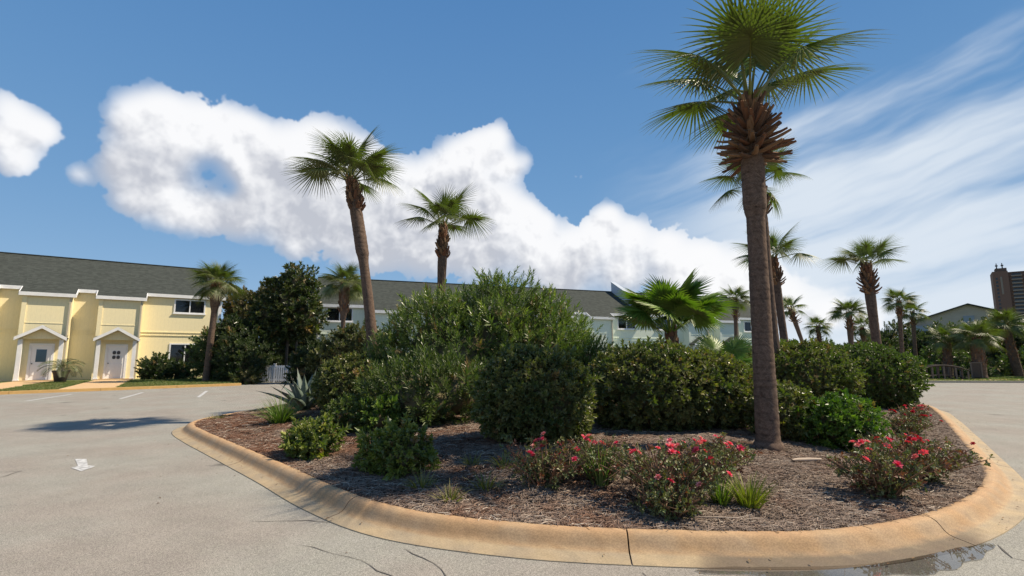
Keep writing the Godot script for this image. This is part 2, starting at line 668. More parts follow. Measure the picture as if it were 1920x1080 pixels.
# ---------------------------------------------------------------- palms
# a fan leaf: petiole from the origin along +x, tilted up by elev; drawn with the droop of its own weight
func fan_leaf(elev: float, pet: float, costa: float, blade: float, n: int, spread: float, droop: float, fold: float, width: float, seed_: int, m: Material, green: Color, tipc: Color) -> ArrayMesh:
	var r := RandomNumberGenerator.new()
	r.seed = seed_
	var b := MB.new()
	var e := elev
	var p := Vector3.ZERO
	var pts := [p]
	for i in 5:
		p += Vector3(cos(e), sin(e), 0) * pet / 5.0
		pts.append(p)
		e -= deg_to_rad(1.8) * cos(e)
	b.col = Color(green.r * 1.5, green.g * 1.35, green.b * 1.1)
	b.tube(pts, [0.032, 0.022, 0.018, 0.016, 0.014, 0.012], 5, false)
	var cp := []
	var cd := []
	for i in 9:
		cp.append(p)
		cd.append(Vector3(cos(e), sin(e), 0))
		p += Vector3(cos(e), sin(e), 0) * costa / 8.0
		e -= deg_to_rad(3.6) * (0.4 + 0.6 * cos(e))
	b.tube(cp, [0.012, 0.011, 0.01, 0.009, 0.008, 0.007, 0.006, 0.005, 0.003], 4, false)
	for i in n:
		var u := (i + 0.5) / n * 2.0 - 1.0
		var at := clampf((1.0 - absf(u)) * 1.25, 0.0, 1.0) * 8.0
		var k := mini(7, int(at))
		var o: Vector3 = cp[k].lerp(cp[k + 1], at - k)
		var T: Vector3 = cd[k]
		var S := Vector3(0, 0, 1)
		var N := S.cross(T).normalized()     # away from the leaf's upper face
		if N.y > 0 or (absf(N.y) < 0.01 and N.x < 0):
			N = -N
		var phi := u * spread + r.randf_range(-0.03, 0.03)
		var dip := absf(sin(phi)) * fold + 0.06
		var d := (T * cos(phi) + S * sin(phi) + N * dip).normalized()
		var L := blade * (1.0 - 0.22 * u * u) * r.randf_range(0.9, 1.06)
		var wob := r.randf_range(0.75, 1.3)
		var g := r.randf_range(0.8, 1.2)
		var q := o
		var rows := []
		var prof := [0.55, 1.0, 0.9, 0.62, 0.32, 0.0]
		for s in 6:
			rows.append([q, d, prof[s] * width * 0.5])
			var stp := L * 0.2
			q += d * stp
			var f := pow((s + 1) / 5.0, 1.6)
			d = (d + Vector3(0, -1, 0) * droop * f * wob * 0.55).normalized()
		var prev := -1
		for s in 6:
			var c: Vector3 = rows[s][0]
			var dd: Vector3 = rows[s][1]
			var w: float = rows[s][2]
			var side := dd.cross(N).normalized()
			var rise := -N * w * 0.55
			b.col = (green * g).lerp(tipc, pow(s / 5.0, 4.0) * 0.6)
			var i0 := b.av(c - side * w + rise)
			b.av(c)
			b.av(c + side * w + rise)
			if prev >= 0:
				b.ti(prev, prev + 1, i0 + 1)
				b.ti(prev, i0 + 1, i0)
				b.ti(prev + 1, prev + 2, i0 + 2)
				b.ti(prev + 1, i0 + 2, i0 + 1)
			prev = i0
	return b.mesh(m)

const ELEV := [84, 66, 50, 34, 18, 0, -20, -42]

func make_fronds() -> void:
	M.fronds = []
	for k in ELEV.size():
		var row := []
		for j in 3:
			var young: float = clampf(ELEV[k] / 90.0, 0, 1)
			row.append(fan_leaf(deg_to_rad(ELEV[k]), 0.88 - 0.20 * young, 0.24, 0.95, 44, deg_to_rad(142), 0.15 + 0.28 * (1.0 - young), 0.36 - 0.18 * young, 0.036, 100 + k * 7 + j, M.frond, Color(0.125, 0.150, 0.048), Color(0.30, 0.25, 0.11)))
		M.fronds.append(row)
	M.fans = []
	for k in ELEV.size():
		var row := []
		for j in 2:
			row.append(fan_leaf(deg_to_rad(ELEV[k]), 0.95, 0.10, 0.85, 40, deg_to_rad(134), 0.05 + 0.035 * k, 0.12, 0.100, 300 + k * 7 + j, M.frond, Color(0.150, 0.235, 0.045), Color(0.28, 0.28, 0.08)))
		M.fans.append(row)
	# cut leaf bases: a slab that narrows and curls up, split at the foot
	M.boots = []
	for j in 3:
		var r := RandomNumberGenerator.new()
		r.seed = 50 + j
		var b := MB.new()
		var rows := []
		for s in 5:
			var t := s / 4.0
			var w := lerpf(0.062, 0.026, t)
			var h := lerpf(0.020, 0.012, t)
			rows.append([Vector3(t * 0.36, 0.05 * t * t + r.randf_range(-0.01, 0.01), r.randf_range(-0.01, 0.01)), w, h])
		b.col = Color(1, 1, 1)
		var prev := -1
		for s in 5:
			var c: Vector3 = rows[s][0]
			var w: float = rows[s][1]
			var h: float = rows[s][2]
			var i0 := b.av(c + Vector3(0, -h, -w))
			b.av(c + Vector3(0, -h * 1.6, 0))
			b.av(c + Vector3(0, -h, w))
			b.av(c + Vector3(0, h, w))
			b.av(c + Vector3(0, h * 0.3, 0))
			b.av(c + Vector3(0, h, -w))
			if prev >= 0:
				for q in 6:
					var q2 := (q + 1) % 6
					b.ti(prev + q, i0 + q, i0 + q2)
					b.ti(prev + q, i0 + q2, prev + q2)
			prev = i0
		for q in range(1, 5):
			b.ti(prev, prev + q, prev + q + 1)
		M.boots.append(b)
	M.boot_meshes = []
	for b in M.boots:
		for m in [M.boot_a, M.boot_b, M.boot_c]:
			M.boot_meshes.append(b.mesh(m))

# prof: [[share of the height, radius], ...]
func palm(label: String, group: String, base: Vector3, bud: Vector3, prof: Array, boots: Dictionary, fr: Dictionary, seed_: int, bow := Vector3.ZERO) -> Node3D:
	var t := thing("palm_tree", label, "palm tree", base, 0.0, group)
	var r := RandomNumberGenerator.new()
	r.seed = seed_
	var top := bud - base
	var b := MB.new()
	var rows: int = int(clampf(top.length() * fr.get("rows", 16.0), 24, 230))
	var sides := 26
	var spine := func(u: float) -> Vector3:
		return top * u + bow * 4.0 * u * (1.0 - u)
	var radius := func(u: float) -> float:
		for i in prof.size() - 1:
			if u <= prof[i + 1][0]:
				return lerpf(prof[i][1], prof[i + 1][1], smoothstep(prof[i][0], prof[i + 1][0], u))
		return prof[-1][1]
	for i in rows + 1:
		var u := float(i) / rows
		var c: Vector3 = spine.call(u)
		if i == 0:
			c.y -= 0.25
		var rr: float = radius.call(u)
		for k in sides + 1:
			var a := TAU * k / sides
			var o := Vector3(cos(a), 0, sin(a))
			var n := NZ.get_noise_3d(o.x * 1.4 + seed_, u * top.y * 6.0, o.z * 1.4) * 0.5 + NZ.get_noise_3d(o.x * 4.0, u * top.y * 9.0 + seed_, o.z * 4.0) * 0.5
			var s := 0.86 + 0.28 * NZ.get_noise_3d(o.x * 2.0 + 7, u * top.y * 2.5, o.z * 2.0 + seed_)
			b.col = Color(s, s, s)
			var ring := sin(u * top.y * 62.0 + 5.0 * NZ.get_noise_2d(u * top.y * 1.3, seed_) + 1.2 * NZ.get_noise_2d(a * 0.8, u * top.y * 2.0))
			var scar := pow(maxf(ring, 0.0), 6.0)
			var pit := smoothstep(0.28, 0.5, NZ.get_noise_3d(o.x * 6.0 + 2.0, u * top.y * 11.0, o.z * 6.0 + seed_))
			s *= 1.0 - 0.30 * scar - 0.35 * pit
			b.col = Color(s * 0.98, s, s * 1.02).lerp(Color(s * 1.15, s * 1.12, s * 1.08), clampf(NZ.get_noise_3d(o.x + 4.0, u * top.y * 0.9, o.z + seed_) + 0.3, 0, 1))
			b.av(c + o * rr * (1.0 + 0.06 * n - 0.030 * scar - 0.02 * pit), Vector2(k * 2.0 / sides, u * top.y * 1.2))
	for i in rows:
		for k in sides:
			var a := i * (sides + 1) + k
			b.ti(a, a + sides + 2, a + 1)
			b.ti(a, a + sides + 1, a + sides + 2)
	part("trunk", b.mesh(M.palm_bark), t)
	# leaf bases
	var n: int = boots.n
	for i in n:
		var f := (i + r.randf()) / n
		var u := lerpf(boots.from, 1.0, f)
		var a := i * 2.39996 + r.randf_range(-0.25, 0.25)
		var tilt: float = lerpf(boots.low, boots.high, pow(f, boots.get("bend", 1.0))) + r.randf_range(-0.16, 0.16)
		var l: float = boots.len * r.randf_range(0.7, 1.15) * lerpf(1.0, boots.get("top", 0.8), f) * (1.0 - boots.get("foot", 0.0) * clampf(1.0 - f * 5.0, 0, 1))
		var c: Vector3 = spine.call(u)
		var o := Vector3(cos(a), 0, sin(a))
		var rr: float = radius.call(u) * 0.85
		var bas := Basis(Vector3.UP, -a) * Basis(Vector3(0, 0, 1), tilt) * Basis.from_scale(Vector3(l / 0.36, boots.get("thick", 1.0), boots.get("thick", 1.0)))
		part("leaf_base", M.boot_meshes[r.randi() % M.boot_meshes.size()], t, Transform3D(bas, c + o * rr))
	# leaves
	var cnt: int = fr.n
	var head: Vector3 = spine.call(1.0)
	var set_: Array = M.fans if fr.get("fan", false) else M.fronds
	for i in cnt:
		var f := (i + 0.5) / cnt
		var e := lerpf(84.0, fr.low, pow(f, fr.get("pow", 0.9))) + r.randf_range(-7, 7)
		var a := i * 2.39996 + r.randf_range(-0.3, 0.3) + seed_
		var kk := 0
		for k in ELEV.size():
			if absf(ELEV[k] - e) < absf(ELEV[kk] - e):
				kk = k
		var row: Array = set_[kk]
		var s: float = fr.size * r.randf_range(0.88, 1.1) * (0.85 if e > 76 else 1.0)
		var bas := Basis(Vector3.UP, -a) * Basis(Vector3(cos(deg_to_rad(ELEV[kk])), sin(deg_to_rad(ELEV[kk])), 0), r.randf_range(-0.7, 0.7)) * Basis(Vector3(0, 0, 1), deg_to_rad(clampf(e - ELEV[kk], -8, 8))) * Basis.from_scale(Vector3.ONE * s)
		part("frond", row[r.randi() % row.size()], t, Transform3D(bas, head + Vector3(cos(a), 0, sin(a)) * 0.05 + Vector3(0, 0.04 - 0.04 * f * fr.size, 0)))
	return t

# ---------------------------------------------------------------- small plants
func grass_tuft(called: String, label: String, group: String, x: float, z: float, n: int, h: float, w: float, arch: float, col: Color, vary: Color, seed_: int) -> void:
	var t := thing(called, label, "grass", Vector3(x, bed(x, z), z), 0.0, group)
	var r := RandomNumberGenerator.new()
	r.seed = seed_
	var b := MB.new()
	for i in n:
		var a := r.randf() * TAU
		var o := Vector3(cos(a), 0, sin(a))
		var p := o * r.randf() * w * 0.35 + Vector3(0, -0.03, 0)
		var tilt := r.randf_range(0.05, arch)
		var d := (o * sin(tilt) + Vector3.UP * cos(tilt)).normalized()
		var L := h * r.randf_range(0.6, 1.15)
		var side := d.cross(o.rotated(Vector3.UP, r.randf_range(-0.6, 0.6))).normalized()
		if side.length() < 0.1:
			side = Vector3(-o.z, 0, o.x)
		b.col = col.lerp(vary, r.randf())
		var prev := -1
		for s in 5:
			var ww := 0.009 * (1.0 - s / 4.0) + 0.001
			var i0 := b.av(p - side * ww)
			b.av(p + side * ww)
			if prev >= 0:
				b.ti(prev, prev + 1, i0 + 1)
				b.ti(prev, i0 + 1, i0)
			prev = i0
			p += d * L * 0.25
			d = (d + o * 0.12 - Vector3(0, arch * 0.16, 0)).normalized()
	part("blades", b.mesh(M.blade), t, Transform3D.IDENTITY, "stuff")

func agave(x: float, z: float, label: String) -> void:
	var t := thing("agave", label, "agave", Vector3(x, bed(x, z), z))
	var r := RandomNumberGenerator.new()
	r.seed = 31
	var n := 26
	for i in n:
		var f := (i + 0.5) / n
		var a := i * 2.39996 + 0.4
		var el := deg_to_rad(lerpf(83, 26, pow(f, 0.9))) + r.randf_range(-0.1, 0.1)
		var L := lerpf(1.0, 1.15, f) * r.randf_range(0.85, 1.08)
		var o := Vector3(cos(a), 0, sin(a))
		var S := Vector3(-o.z, 0, o.x)
		var bent := i in [5, 9, 13]
		var b := MB.new()
		var p := o * 0.07
		var prev := -1
		var e := el
		for s in 9:
			var u := s / 8.0
			var w := 0.070 * (0.55 + 1.0 * sin(PI * minf(u * 0.9 + 0.12, 1.0))) * (1.0 - pow(u, 3.0))
			var th := 0.035 * (1.0 - u) + 0.003
			var d := o * cos(e) + Vector3.UP * sin(e)
			var N := S.cross(d).normalized()
			if N.y < 0:
				N = -N
			var tone := 0.9 + 0.2 * NZ.get_noise_3d(a * 3, u * 4.0, 1.0)
			b.col = Color(0.125, 0.165, 0.135) * tone
			if u > 0.93:
				b.col = Color(0.06, 0.035, 0.025)
			var i0 := b.av(p - S * w + N * w * 0.45)
			b.av(p - N * th)
			b.av(p + S * w + N * w * 0.45)
			b.av(p + N * th * 0.3)
			if prev >= 0:
				for q in 4:
					var q2 := (q + 1) % 4
					b.ti(prev + q, prev + q2, i0 + q2)
					b.ti(prev + q, i0 + q2, i0 + q)
			prev = i0
			p += d * L / 8.0
			e -= 0.05 * cos(e)
			if bent and s == 5:
				e -= 1.9
		part("leaf", b.mesh(M.agave), t)

func rose_bush(x: float, z: float, h: float, w: float, n: int, flowers: int, label: String, group: String, seed_: int, deep := false) -> void:
	var y := bed(x, z)
	var t := thing("rose_bush", label, "rose bush", Vector3(x, y, z), 0.0, group)
	var r := RandomNumberGenerator.new()
	r.seed = seed_
	var trs := []
	var cols := []
	var tips := []
	var canes := MB.new()
	for i in n:
		var a := r.randf() * TAU
		var o := Vector3(cos(a), 0, sin(a))
		var reach := w * 0.66 * pow(r.randf(), 0.55)
		var hh := h * r.randf_range(0.6, 1.0) * (1.0 - 0.25 * reach / (w * 0.5))
		var p0 := o * 0.05 - Vector3(0, 0.05, 0)
		var p1 := o * reach * 0.5 + Vector3(0, hh * 0.55, 0)
		var p2 := o * reach + Vector3(r.randf_range(-0.05, 0.05), hh, r.randf_range(-0.05, 0.05))
		canes.col = Color(0.20, 0.125, 0.08)
		canes.tube([p0, p1, p2], [0.009, 0.007, 0.005], 4, false)
		for tw in 3:
			var q0 := p1.lerp(p2, r.randf_range(-0.5, 0.8))
			canes.tube([q0, q0 + (any_dir(r) + Vector3.UP * 0.6 + o * 0.4).normalized() * r.randf_range(0.10, 0.22)], [0.004, 0.0025], 3, false)
		tips.append(p2)
		for k in 7:
			var f := r.randf_range(0.15, 1.0)
			var q := p0.lerp(p1, minf(1.0, f * 2.0)) if f < 0.5 else p1.lerp(p2, f * 2.0 - 1.0)
			q += any_dir(r) * 0.06
			trs.append(Transform3D(basis_up((any_dir(r) * 0.8 + o * 0.4 + Vector3.UP * 0.5), r.randf() * TAU).scaled(Vector3.ONE * r.randf_range(0.7, 1.2)), q))
			var red := r.randf()
			var c := Color(0.095, 0.135, 0.045).lerp(Color(0.21, 0.20, 0.085), r.randf())
			if red > 0.86:
				c = Color(0.22, 0.085, 0.050)
			cols.append(c)
	part("canes", canes.mesh(M.plain_v), t, Transform3D.IDENTITY, "stuff")
	copies("foliage", M.sprig_rose, trs, cols, t)
	for i in flowers:
		var q: Vector3 = tips[r.randi() % tips.size()]
		for tr in 6:
			if q.y < h * 0.72:
				q = tips[r.randi() % tips.size()]
		q += any_dir(r) * 0.05
		var k := r.randf_range(0.7, 1.25)
		var set_: Array = M.rose_deep if deep else M.rose_heads
		part("flower", set_[r.randi() % set_.size()], t, Transform3D(basis_up(Vector3.UP + any_dir(r) * 0.7, r.randf() * TAU).scaled(Vector3.ONE * k), q))

func rose_head(col: Color, m: Material, seed_: int) -> ArrayMesh:
	var r := RandomNumberGenerator.new()
	r.seed = seed_
	var b := MB.new()
	for ring in 3:
		var n := [6, 5, 4][ring] as int
		for i in n:
			var a := TAU * i / n + ring * 0.5
			var lift := [1.25, 0.8, 0.35][ring] as float
			var o := Vector3(cos(a), 0, sin(a))
			var d := (o * sin(lift) + Vector3.UP * cos(lift)).normalized()
			var g := r.randf_range(0.8, 1.15)
			b.col = Color(col.r * g, col.g * g, col.b * g)
			b.leaf(o * 0.003, d, Vector3(-o.z, 0, o.x), 0.042 - 0.006 * ring, 0.036 - 0.006 * ring, 0.2)
	return b.mesh(m)

func sago_pot(at: Vector3) -> void:
	var t := thing("potted_sago_palm", "sago palm with feathery fronds in a dark pot on the lawn", "potted plant", at)
	var b := MB.new()
	var pts := [[0.0, 0.0], [0.26, 0.0], [0.34, 0.45], [0.40, 0.62], [0.42, 0.62], [0.42, 0.70], [0.37, 0.70], [0.36, 0.62], [0.0, 0.60]]
	for i in pts.size():
		for k in 21:
			var a := TAU * k / 20
			b.av(Vector3(cos(a) * pts[i][0], pts[i][1], sin(a) * pts[i][0]))
	for i in pts.size() - 1:
		for k in 20:
			var q := i * 21 + k
			b.ti(q, q + 21, q + 22)
			b.ti(q, q + 22, q + 1)
	part("pot", b.mesh(M.pot), t)
	b = MB.new()
	b.ellipsoid(Vector3(0, 0.68, 0), Vector3(0.16, 0.16, 0.16), 8, 10, NZ, 0.6)
	part("trunk", b.mesh(M.bark), t)
	var leaf := MB.new()
	var e := 0.85
	var p := Vector3.ZERO
	leaf.col = Color(0.10, 0.12, 0.04)
	for s in 16:
		var d := Vector3(cos(e), sin(e), 0)
		var q := p + d * 0.075
		leaf.tube([p, q], [0.012, 0.010], 4, false)
		if s > 1:
			var L := 0.26 * sin(PI * (s - 0.5) / 17.0) + 0.06
			for sd in [-1, 1]:
				for k in 2:
					var o := p.lerp(q, 0.25 + 0.5 * k)
					var dd: Vector3 = (Vector3(0, 0.25, sd) + d * 0.45).normalized()
					leaf.leaf(o, dd, d, L, 0.022, 0.1)
		p = q
		e -= 0.11
	var lm := leaf.mesh(M.sago)
	var r := RandomNumberGenerator.new()
	r.seed = 8
	for i in 20:
		var f := i / 20.0
		part("frond", lm, t, Transform3D(Basis(Vector3.UP, i * 2.39996) * Basis(Vector3(0, 0, 1), lerpf(0.45, -0.65, f) + r.randf_range(-0.1, 0.1)), Vector3(0, 0.78, 0)))

# ---------------------------------------------------------------- houses
# a wall in the plane z, with openings cut out; the pieces are one part
func pierced(b: MB, x0: float, x1: float, y0: float, y1: float, z0: float, z1: float, holes: Array) -> void:
	var xs := [x0, x1]
	var ys := [y0, y1]
	for h in holes:
		xs.append_array([h[0], h[1]])
		ys.append_array([h[2], h[3]])
	xs.sort()
	ys.sort()
	for i in xs.size() - 1:
		for j in ys.size() - 1:
			if xs[i + 1] - xs[i] < 1e-4 or ys[j + 1] - ys[j] < 1e-4:
				continue
			var cx: float = (xs[i] + xs[i + 1]) * 0.5
			var cy: float = (ys[j] + ys[j + 1]) * 0.5
			var cut := false
			for h in holes:
				if cx > h[0] and cx < h[1] and cy > h[2] and cy < h[3]:
					cut = true
			if not cut:
				b.box(Vector3(xs[i], ys[j], z0), Vector3(xs[i + 1], ys[j + 1], z1))

func sliding_window(parent: Node3D, x0: float, x1: float, y0: float, y1: float, z: float, curtain: bool) -> void:
	var w := node_part("window", parent)
	var b := MB.new()
	var e := 0.09
	b.box(Vector3(x0 - e, y1, z - 0.10), Vector3(x1 + e, y1 + e, z + 0.05))
	b.box(Vector3(x0 - e, y0 - e, z - 0.10), Vector3(x1 + e, y0, z + 0.05))
	b.box(Vector3(x0 - e, y0, z - 0.10), Vector3(x0, y1, z + 0.05))
	b.box(Vector3(x1, y0, z - 0.10), Vector3(x1 + e, y1, z + 0.05))
	var xm := (x0 + x1) * 0.5
	b.box(Vector3(xm - 0.035, y0, z - 0.08), Vector3(xm + 0.035, y1, z + 0.02))
	part("frame", b.mesh(M.trim), w)
	b = MB.new()
	b.box(Vector3(x0 - 0.14, y0 - e - 0.06, z + 0.002), Vector3(x1 + 0.14, y0 - e - 0.002, z + 0.10))
	part("sill", b.mesh(M.trim), w)
	for k in 2:
		b = MB.new()
		b.box(Vector3(x0 if k == 0 else xm + 0.035, y0, z - 0.055), Vector3(xm - 0.035 if k == 0 else x1, y1, z - 0.05))
		part("pane", b.mesh(M.glass), w)
	if curtain:
		b = MB.new()
		var n := 14
		for i in n:
			var a := lerpf(xm + 0.04, x1, float(i) / n)
			var c := lerpf(xm + 0.04, x1, float(i + 1) / n)
			var za := z - 0.16 - 0.03 * (i % 2)
			var zc := z - 0.16 - 0.03 * ((i + 1) % 2)
			b.quad(Vector3(a, y0, za), Vector3(c, y0, zc), Vector3(c, y1, zc), Vector3(a, y1, za))
		part("curtain", b.mesh(M.curtain), w)

func gable_porch(parent: Node3D, x0: float, x1: float, z_wall: float, z_front: float, wreath: bool) -> void:
	var p := node_part("porch", parent)
	var b := MB.new()
	for x in [x0, x1 - 0.2]:
		var q := MB.new()
		q.box(Vector3(x, 0.0, z_front - 0.2), Vector3(x + 0.2, 2.62, z_front))
		q.box(Vector3(x - 0.03, 0.0, z_front - 0.23), Vector3(x + 0.23, 0.22, z_front + 0.03))
		part("post", q.mesh(M.trim), p)
	var xm := (x0 + x1) * 0.5
	var ap := 3.46
	var ev := 2.72
	for s in [-1.0, 1.0]:
		var xe: float = xm + s * ((x1 - x0) * 0.5 + 0.16)
		var q := MB.new()
		var a := Vector3(xe, ev, z_front + 0.22)
		var c := Vector3(xm, ap, z_front + 0.22)
		var d := Vector3(xm, ap, z_wall)
		var e := Vector3(xe, ev, z_wall)
		if s < 0:
			q.slab(a, c, d, e, 0.06)
		else:
			q.slab(c, a, e, d, 0.06)
		part("porch_roof", q.mesh(M.shingle), p)
		q = MB.new()
		var k := Vector3(0, -0.20, 0)
		var o := Vector3(0, 0.02, 0.004)
		var f := Vector3(0, 0, 0.05)
		var A := a + o
		var C := c + o
		if s > 0:
			var sw := A
			A = C
			C = sw
		q.quad(A + k + f, C + k + f, C + f, A + f)
		q.quad(C + k, A + k, A, C)
		q.quad(A + f, C + f, C, A)
		q.quad(A + k, C + k, C + k + f, A + k + f)
		q.quad(A + k, A + k + f, A + f, A)
		q.quad(C + k + f, C + k, C, C + f)
		part("bargeboard", q.mesh(M.trim), p)
	b.prism(PackedVector2Array([Vector2(x0 + 0.02, 2.64), Vector2(x1 - 0.02, 2.64), Vector2(x1 - 0.02, ev - 0.03), Vector2(xm, ap - 0.12), Vector2(x0 + 0.02, ev - 0.03)]), z_front - 0.16, z_front - 0.08)
	part("pediment", b.mesh(M.yellow if parent.name.begins_with("yellow") else M.green_wall), p)
	b = MB.new()
	b.box(Vector3(x0, -0.1, z_wall + 0.01), Vector3(x1, 0.16, z_front + 0.1))
	part("step", b.mesh(M.path), p)
	# the door in its frame
	var d0 := xm - 0.46
	var d1 := xm + 0.46
	var door := node_part("door", parent)
	b = MB.new()
	b.box(Vector3(d0 - 0.12, 0.16, z_wall + 0.002), Vector3(d0, 2.38, z_wall + 0.08))
	b.box(Vector3(d1, 0.16, z_wall + 0.002), Vector3(d1 + 0.12, 2.38, z_wall + 0.08))
	b.box(Vector3(d0, 2.26, z_wall + 0.002), Vector3(d1, 2.38, z_wall + 0.08))
	part("frame", b.mesh(M.trim), door)
	b = MB.new()
	b.box(Vector3(d0, 0.17, z_wall + 0.003), Vector3(d1, 2.26, z_wall + 0.04))
	for q in [[0.10, 0.42, 0.28, 0.95], [0.50, 0.82, 0.28, 0.95]]:
		b.box(Vector3(d0 + q[0], 0.17 + q[2], z_wall + 0.041), Vector3(d0 + q[1], 0.17 + q[3], z_wall + 0.055))
	part("panel", b.mesh(M.door), door)
	if wreath:
		for i in 2:
			for j in 2:
				b = MB.new()
				var gx := xm - 0.20 + i * 0.22
				var gy := 1.42 + j * 0.30
				b.prism(PackedVector2Array([Vector2(gx, gy + 0.05), Vector2(gx + 0.05, gy), Vector2(gx + 0.13, gy), Vector2(gx + 0.18, gy + 0.05), Vector2(gx + 0.18, gy + 0.17), Vector2(gx + 0.13, gy + 0.23), Vector2(gx + 0.05, gy + 0.23), Vector2(gx, gy + 0.17)]), z_wall + 0.042, z_wall + 0.06)
				part("ornament", b.mesh(M.dark_metal), door)
	else:
		b = MB.new()
		b.box(Vector3(xm - 0.24, 1.25, z_wall + 0.041), Vector3(xm + 0.24, 2.02, z_wall + 0.05))
		part("glass", b.mesh(M.door_glass), door)
	b = MB.new()
	b.ellipsoid(Vector3(d0 + 0.08, 1.15, z_wall + 0.09), Vector3(0.035, 0.035, 0.035), 6, 8)
	part("handle", b.mesh(M.dark_metal), door)

# one row of town houses. Local x runs along the front, z points to the car park.
func row_house(o: Node3D, x0: float, x1: float, eave: float, blocks: Array, windows: Array, wall: Material, parapets: Array) -> void:
	var zr := -1.4          # the set-back front
	var zb := -0.6          # the front of the entrance bays
	var slope := 0.52
	var deep := 10.4
	var ridge_z := zr - deep * 0.5
	var over := 0.16
	var roof_y := func(z: float) -> float:
		return eave + slope * (zr - z) if z > ridge_z else eave + slope * (deep * 0.5) - slope * (ridge_z - z)
	# set-back walls between the bays, each with its windows
	var holes := []
	for w in windows:
		holes.append([w[0], w[1], w[2], w[3]])
	var b := MB.new()
	pierced(b, x0, x1, 0.0, eave - 0.04, zr - 0.18, zr, holes)
	part("wall", b.mesh(wall), o)
	for w in windows:
		sliding_window(o, w[0], w[1], w[2], w[3], zr, w[4])
	b = MB.new()
	b.box(Vector3(x0, 0, zr - deep), Vector3(x1, eave - 0.04, zr - deep + 0.18))
	part("rear_wall", b.mesh(wall), o)
	for x in [x0, x1 - 0.18]:
		b = MB.new()
		var q := MB.new()
		# gable wall: polygon in zy, extruded along x
		var poly := PackedVector2Array([Vector2(zr - deep + 0.18, 0), Vector2(zr - 0.18, 0), Vector2(zr - 0.18, eave - 0.05), Vector2(ridge_z, eave + slope * deep * 0.5 - 0.18), Vector2(zr - deep + 0.18, eave - 0.05)])
		q.prism(poly, 0, 0.18)
		var turn := Transform3D(Basis(Vector3(0, 0, 1), Vector3(0, 1, 0), Vector3(-1, 0, 0)), Vector3(x + 0.18, 0, 0))
		for k in q.v.size():
			q.v[k] = turn * q.v[k]
		part("gable_wall", q.mesh(wall), o)
	# belt course
	for w in [[3.02, 3.07], [3.24, 3.29]]:
		var last := x0
		var runs := []
		for k in blocks:
			runs.append([last, k[0]])
			last = k[1]
		runs.append([last, x1])
		for k in runs:
			if k[1] - k[0] > 0.1:
				b = MB.new()
				b.box(Vector3(k[0] + 0.01, w[0], zr + 0.002), Vector3(k[1] - 0.01, w[1], zr + 0.045))
				part("belt_course", b.mesh(wall), o)
	# corner boards
	for x in [x0 - 0.03, x1 - 0.17]:
		b = MB.new()
		b.box(Vector3(x, 0, zr + 0.003), Vector3(x + 0.2, eave - 0.2, zr + 0.04))
		part("corner_board", b.mesh(M.trim), o)
	# bays
	var zov := zb + over
	var yov: float = roof_y.call(zov)
	for k in blocks:
		b = MB.new()
		b.box(Vector3(k[0], 0, zr + 0.002), Vector3(k[1], eave + slope * (zr - zb) - 0.04, zb))
		part("bay", b.mesh(wall), o)
		for x in [k[0] - 0.02, k[1] - 0.20]:
			b = MB.new()
			b.box(Vector3(x, 2.9, zb + 0.002), Vector3(x + 0.22, eave + slope * (zr - zb) - 0.1, zb + 0.05))
			part("corner_board", b.mesh(wall), o)
		b = MB.new()
		b.box(Vector3(k[1] - 0.12, 0.1, zb + 0.052), Vector3(k[1] - 0.04, eave + slope * (zr - zb) - 0.12, zb + 0.11))
		part("downspout", b.mesh(M.spout), o)
		b = MB.new()
		b.box(Vector3(k[0] + 0.22, 3.62, zb + 0.002), Vector3(k[1] - 0.22, 3.66, zb + 0.02))
		part("siding_seam", b.mesh(wall), o)
		if k.size() > 2:
			gable_porch(o, k[0] + 0.12, k[1] - 0.12, zb, 0.0, k[2])
	# roof: main slopes, then a tongue over each bay
	b = MB.new()
	var ro := zr + over
	b.slab(Vector3(x0 - 0.25, roof_y.call(ro), ro), Vector3(x1 + 0.25, roof_y.call(ro), ro), Vector3(x1 + 0.25, roof_y.call(ridge_z), ridge_z), Vector3(x0 - 0.25, roof_y.call(ridge_z), ridge_z), 0.10)
	part("roof", b.mesh(M.shingle), o)
	b = MB.new()
	var back := zr - deep - over
	b.slab(Vector3(x1 + 0.25, roof_y.call(back), back), Vector3(x0 - 0.25, roof_y.call(back), back), Vector3(x0 - 0.25, roof_y.call(ridge_z), ridge_z - 0.002), Vector3(x1 + 0.25, roof_y.call(ridge_z), ridge_z - 0.002), 0.10)
	part("roof", b.mesh(M.shingle), o)
	b = MB.new()
	b.box(Vector3(x0 - 0.26, roof_y.call(ridge_z) - 0.02, ridge_z - 0.12), Vector3(x1 + 0.26, roof_y.call(ridge_z) + 0.035, ridge_z + 0.12))
	part("ridge_cap", b.mesh(M.shingle), o)
	var last2 := x0 - 0.25
	var runs2 := []
	for k in blocks:
		var xa: float = k[0] - over
		var xb: float = k[1] + over
		b = MB.new()
		b.slab(Vector3(xa, yov, zov), Vector3(xb, yov, zov), Vector3(xb, roof_y.call(ro) - 0.002, ro), Vector3(xa, roof_y.call(ro) - 0.002, ro), 0.10)
		part("roof", b.mesh(M.shingle), o)
		b = MB.new()
		b.box(Vector3(xa - 0.02, yov - 0.20, zov + 0.002), Vector3(xb + 0.02, yov + 0.02, zov + 0.05))
		part("fascia", b.mesh(M.trim), o)
		for x in [xa - 0.04, xb + 0.003]:       # sloping returns
			b = MB.new()
			b.slab(Vector3(x, yov + 0.015, zov), Vector3(x + 0.037, yov + 0.015, zov), Vector3(x + 0.037, roof_y.call(ro) + 0.015, ro + 0.055), Vector3(x, roof_y.call(ro) + 0.015, ro + 0.055), 0.22)
			part("fascia", b.mesh(M.trim), o)
		runs2.append([last2, xa - 0.045])
		last2 = xb + 0.045
	runs2.append([last2, x1 + 0.25])
